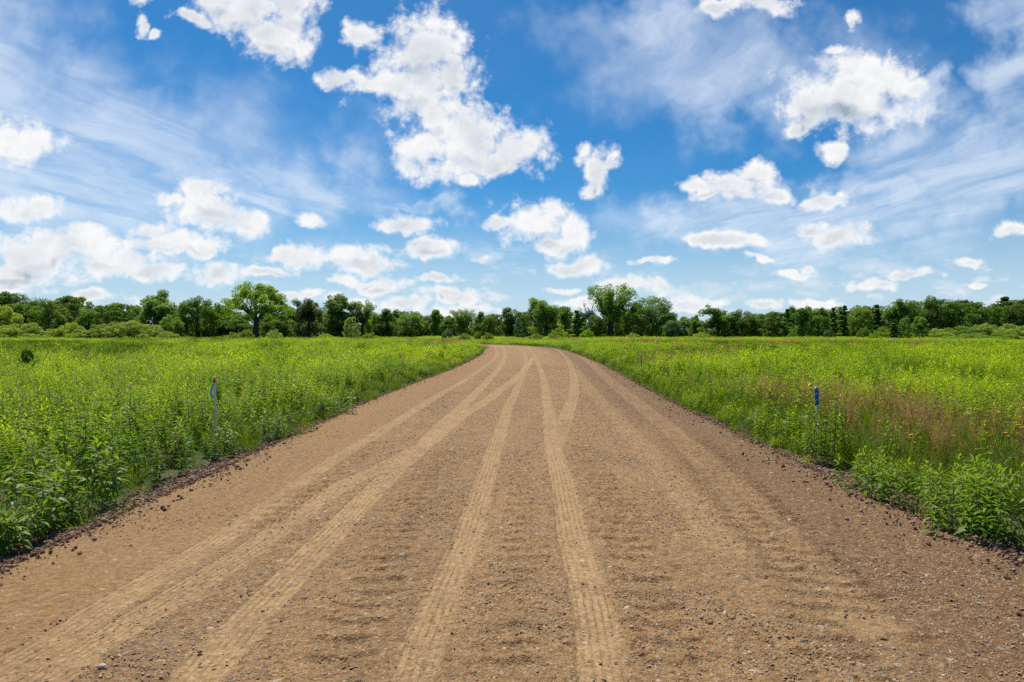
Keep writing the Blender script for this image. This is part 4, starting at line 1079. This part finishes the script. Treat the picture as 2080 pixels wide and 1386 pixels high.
# ------------------------------------------------------------------ single plants that stand out on the verges
M_FORB1 = leaf_mat('plant_leaf', (0.24, 0.345, 0.012), (0.095, 0.185, 0.012), 0.44, inst=False, gloss=0.3)
M_STEM1 = leaf_mat('plant_stem', (0.12, 0.13, 0.04), (0.09, 0.06, 0.03), 0.1, inst=False)
M_PINK = plain('pink_bloom', (0.40, 0.14, 0.18), 0.7, 0.4, 80.0)
PL = [  # px, base py, height m, stems, spread, leaf length, leaf width, label
 (1692, 930, 0.92, 20, 0.17, 0.085, 0.022, 'tallest bushy leafy plant beside the blue stake'),
 (1770, 985, 0.42, 9, 0.15, 0.085, 0.023, 'low leafy clump right below the tallest bushy plant'),
 (1812, 930, 0.62, 5, 0.10, 0.10, 0.024, 'lone leafy plant standing in brown grass'),
 (1795, 1010, 0.40, 9, 0.15, 0.09, 0.024, 'low dark-based clump on the stone edge below the grass'),
 (1590, 880, 0.45, 8, 0.18, 0.09, 0.024, 'leafy clump on the road edge left of the blue stake'),
 (1535, 855, 0.35, 7, 0.18, 0.09, 0.024, 'small clump at the stone edge, next before the blue stake clump'),
 (1920, 1045, 0.45, 9, 0.16, 0.10, 0.022, 'spreading leafy clump leaning over the red stones'),
 (2010, 1060, 0.58, 12, 0.20, 0.12, 0.026, 'tall leafy clump in the right corner by the red stones'),
 (2070, 1075, 0.55, 10, 0.18, 0.12, 0.028, 'leafy clump cut by the right side of the photo'),
 (1968, 1082, 0.38, 8, 0.15, 0.10, 0.025, 'low clump on the red stones below the tall corner clump'),
 (2052, 1005, 0.44, 7, 0.16, 0.12, 0.027, 'leafy clump behind the one cut by the right side of the photo'),
 (60, 1065, 0.62, 4, 0.12, 0.125, 0.032, 'broad-leaved dark-stemmed plant over the stones, left corner'),
 (125, 1040, 0.50, 4, 0.10, 0.13, 0.034, 'large-leaved milkweed right of the dark-stemmed plant'),
 (190, 1015, 0.62, 4, 0.10, 0.13, 0.030, 'upright leafy plant above the red stones'),
 (20, 1095, 0.34, 6, 0.12, 0.13, 0.030, 'low leafy rosette on the red stones at the left side'),
 (355, 930, 0.55, 3, 0.08, 0.15, 0.038, 'pale broad-leaved plant near the pale stake'),
 (660, 840, 0.55, 12, 0.24, 0.10, 0.024, 'dark bushy clump overhanging the left road edge'),
 (560, 880, 0.50, 10, 0.2, 0.10, 0.024, 'second dark clump along the left road edge, nearer the pale stake'),
 (446, 905, 0.40, 7, 0.14, 0.10, 0.024, 'leafy clump hiding the foot of the pale stake'),
 (1648, 878, 0.36, 7, 0.14, 0.09, 0.022, 'leafy clump hiding the foot of the blue stake'),
 (265, 905, 0.95, 2, 0.05, 0.15, 0.042, 'milkweed with a dusky pink flower head'),
]
for (px, py, H, ns, spd, L, W, label) in PL:
    x, d = ground_at(px, py); r = np.random.default_rng(int(px + py))
    zb = GZ if abs(float(road_lat(np.array([x]), np.array([d]))[0])) > 4.2 else -0.07
    o = empty('milkweed' if 'milkweed' in label else 'leafy_plant', (x, d, zb)); tag(o, label, 'plant', 'plants standing out on the verges')
    bag = Bag(); forb(r, H, 26, L, W, stems=ns, spread=spd, bag=bag)
    qm = np.array(bag.qm)
    full = bag
    # split the stems from the leaves
    lv, stm = Bag(), Bag()
    V = np.concatenate(full.V); TT = np.concatenate(full.tint); Q = np.concatenate(full.Q)
    for bg_, mk in ((lv, 0), (stm, 1)):
        q = Q[qm == mk]; u, inv = np.unique(q, return_inverse=True); bg_.add(V[u], inv.reshape(-1, 4), (), 0, TT[u])
    if ns <= 20:
        SV = np.concatenate(stm.V); SQ = np.concatenate(stm.Q); ST = np.concatenate(stm.tint); per = len(SV) // ns
        for j in range(ns):
            q = SQ[(SQ.min(1) >= j * per) & (SQ.max(1) < (j + 1) * per)] - j * per
            child('stem', build('stem', SV[j * per:(j + 1) * per], q, None, [M_STEM1], {'tint': ST[j * per:(j + 1) * per]}, link=False), o)
    else:
        child('stems', stm.build('stems', [M_STEM1], link=False), o)
    child('leaves', lv.build('leaves', [M_FORB1], link=False), o)
    if 'flower' in label:
        fb = Bag()
        for i in range(60):
            v = r.normal(0, 1, 3); v /= np.linalg.norm(v); leaf(fb, np.array([0, 0, H * 0.98]) + v * 0.028, math.atan2(v[1], v[0]), v[2] * 1.3, 0.022, 0.012, 0.2, 0, 0.5, 0.2, 0, 1)
        child('flower_head', fb.build('flower_head', [M_PINK], link=False), o)

# yellow flowers among the verge grass
def flowers():
    b = Bag(); r = np.random.default_rng(3)
    for i in range(9):
        leaf(b, (0, 0, 0.55), i * 0.698, 0.25, 0.024, 0.011, 0.3, 0, r.uniform(0, 1), 0.1, 0, 1)
    tube(b, [(0, 0, 0), (0.01, 0, 0.3), (0, 0, 0.55)], [0.002, 0.0015, 0.0012], 3, 1, 0.5)
    me = b.build('flower', [M_FLOWER, M_STEM], link=False)
    x = []; y = []
    for (px, py, n, sx) in ((1530, 800, 30, 60), (1860, 860, 16, 50), (2000, 890, 34, 70), (2060, 890, 14, 30), (1560, 810, 16, 40)):
        for k in range(n):
            d0 = ground_at(px, py + 110)[1] * r.uniform(0.8, 1.5); x.append((px - 1040 + r.normal(0, sx)) / F * d0); y.append(d0)
    x = np.array(x); y = np.array(y); k = edge_off(x, y) > 0.3; x, y = x[k], y[k]; n = len(x)
    s = r.uniform(0.8, 1.35, n)
    scatter('wildflowers', [me], np.stack([x, y, np.full(n, GZ)], -1), np.stack([r.normal(0, .12, n), r.normal(0, .12, n), r.uniform(0, 6, n)], -1), np.stack([s, s, s], -1), np.zeros(n, int), r.random(n), 'small yellow flowers dotted through the right verge grass', 'flowers')
flowers()

# ------------------------------------------------------------------ stones one can point at on the road
def road_stones():
    S = [(1310,1285,0.022,'tan','round tan stone near the bottom, right of the middle tyre track'),
         (1285,1300-6,0.013,'pale','small pale stone just left of the round tan stone'),
         (1516,1150,0.016,'rust','rust brown stone right of the ladder-like tread marks'),
         (1556,1205,0.018,'slate','dark slate stone beyond the rust brown one, toward the right verge'),
         (1515,1272,0.019,'pinkish','pinkish stone with a dark shadow, nearer the camera than the slate one'),
         (1445,1285,0.020,'rust','angular brown stone between the tan and the pinkish stones'),
         (203,1371,0.024,'pale','whitish stone near the bottom left of the road'),
         (402,1342,0.018,'rust','brown stone between the two left tyre tracks'),
         (1148,1330,0.020,'tan','brownish pebble beside the lower end of the middle track'),
         (820,1236,0.016,'tan','flat tan pebble left of the middle tyre tracks'),
         (1838,1350,0.022,'slate','grey flat stone in the right foreground'),
         (1865,1365,0.024,'slate','longer grey stone beside the grey flat one in the right foreground'),
         (1800,1315,0.020,'maroon','maroon stone in the right foreground'),
         (1810,1178,0.018,'pale','cream stone near the red rocks of the right verge'),
         (1840,1172,0.020,'maroon','reddish stone beside the cream one near the right verge'),
         (455,958,0.026,'maroon','dark maroon lump lying apart from the left rock edge')]
    CC = {'tan': (0.40, 0.25, 0.14), 'pale': (0.58, 0.45, 0.31), 'rust': (0.22, 0.09, 0.045), 'slate': (0.20, 0.19, 0.165), 'pinkish': (0.42, 0.24, 0.16), 'maroon': (0.16, 0.06, 0.05)}
    ms = {k: plain(k + '_stone', v, 0.8, 0.3, 40.0, 0.002) for k, v in CC.items()}
    for px, py, s, c, label in S:
        x, d = ground_at(px, py); r = np.random.default_rng(px)
        me = stone_mesh('stone', r, 0.68, c in ('rust', 'slate', 'maroon'), ms[c])
        o = bpy.data.objects.new('stone', me); COL.objects.link(o); o.location = (x, d, float(road_z(np.array(road_lat(np.array([x]), np.array([d]))))[0]) + s * 0.15)
        s *= 0.72; o.scale = (s * 1.25, s, s); o.rotation_euler = (0, 0, r.uniform(0, 6))
        tag(o, label, 'stone', 'larger stones lying on the road')
road_stones()
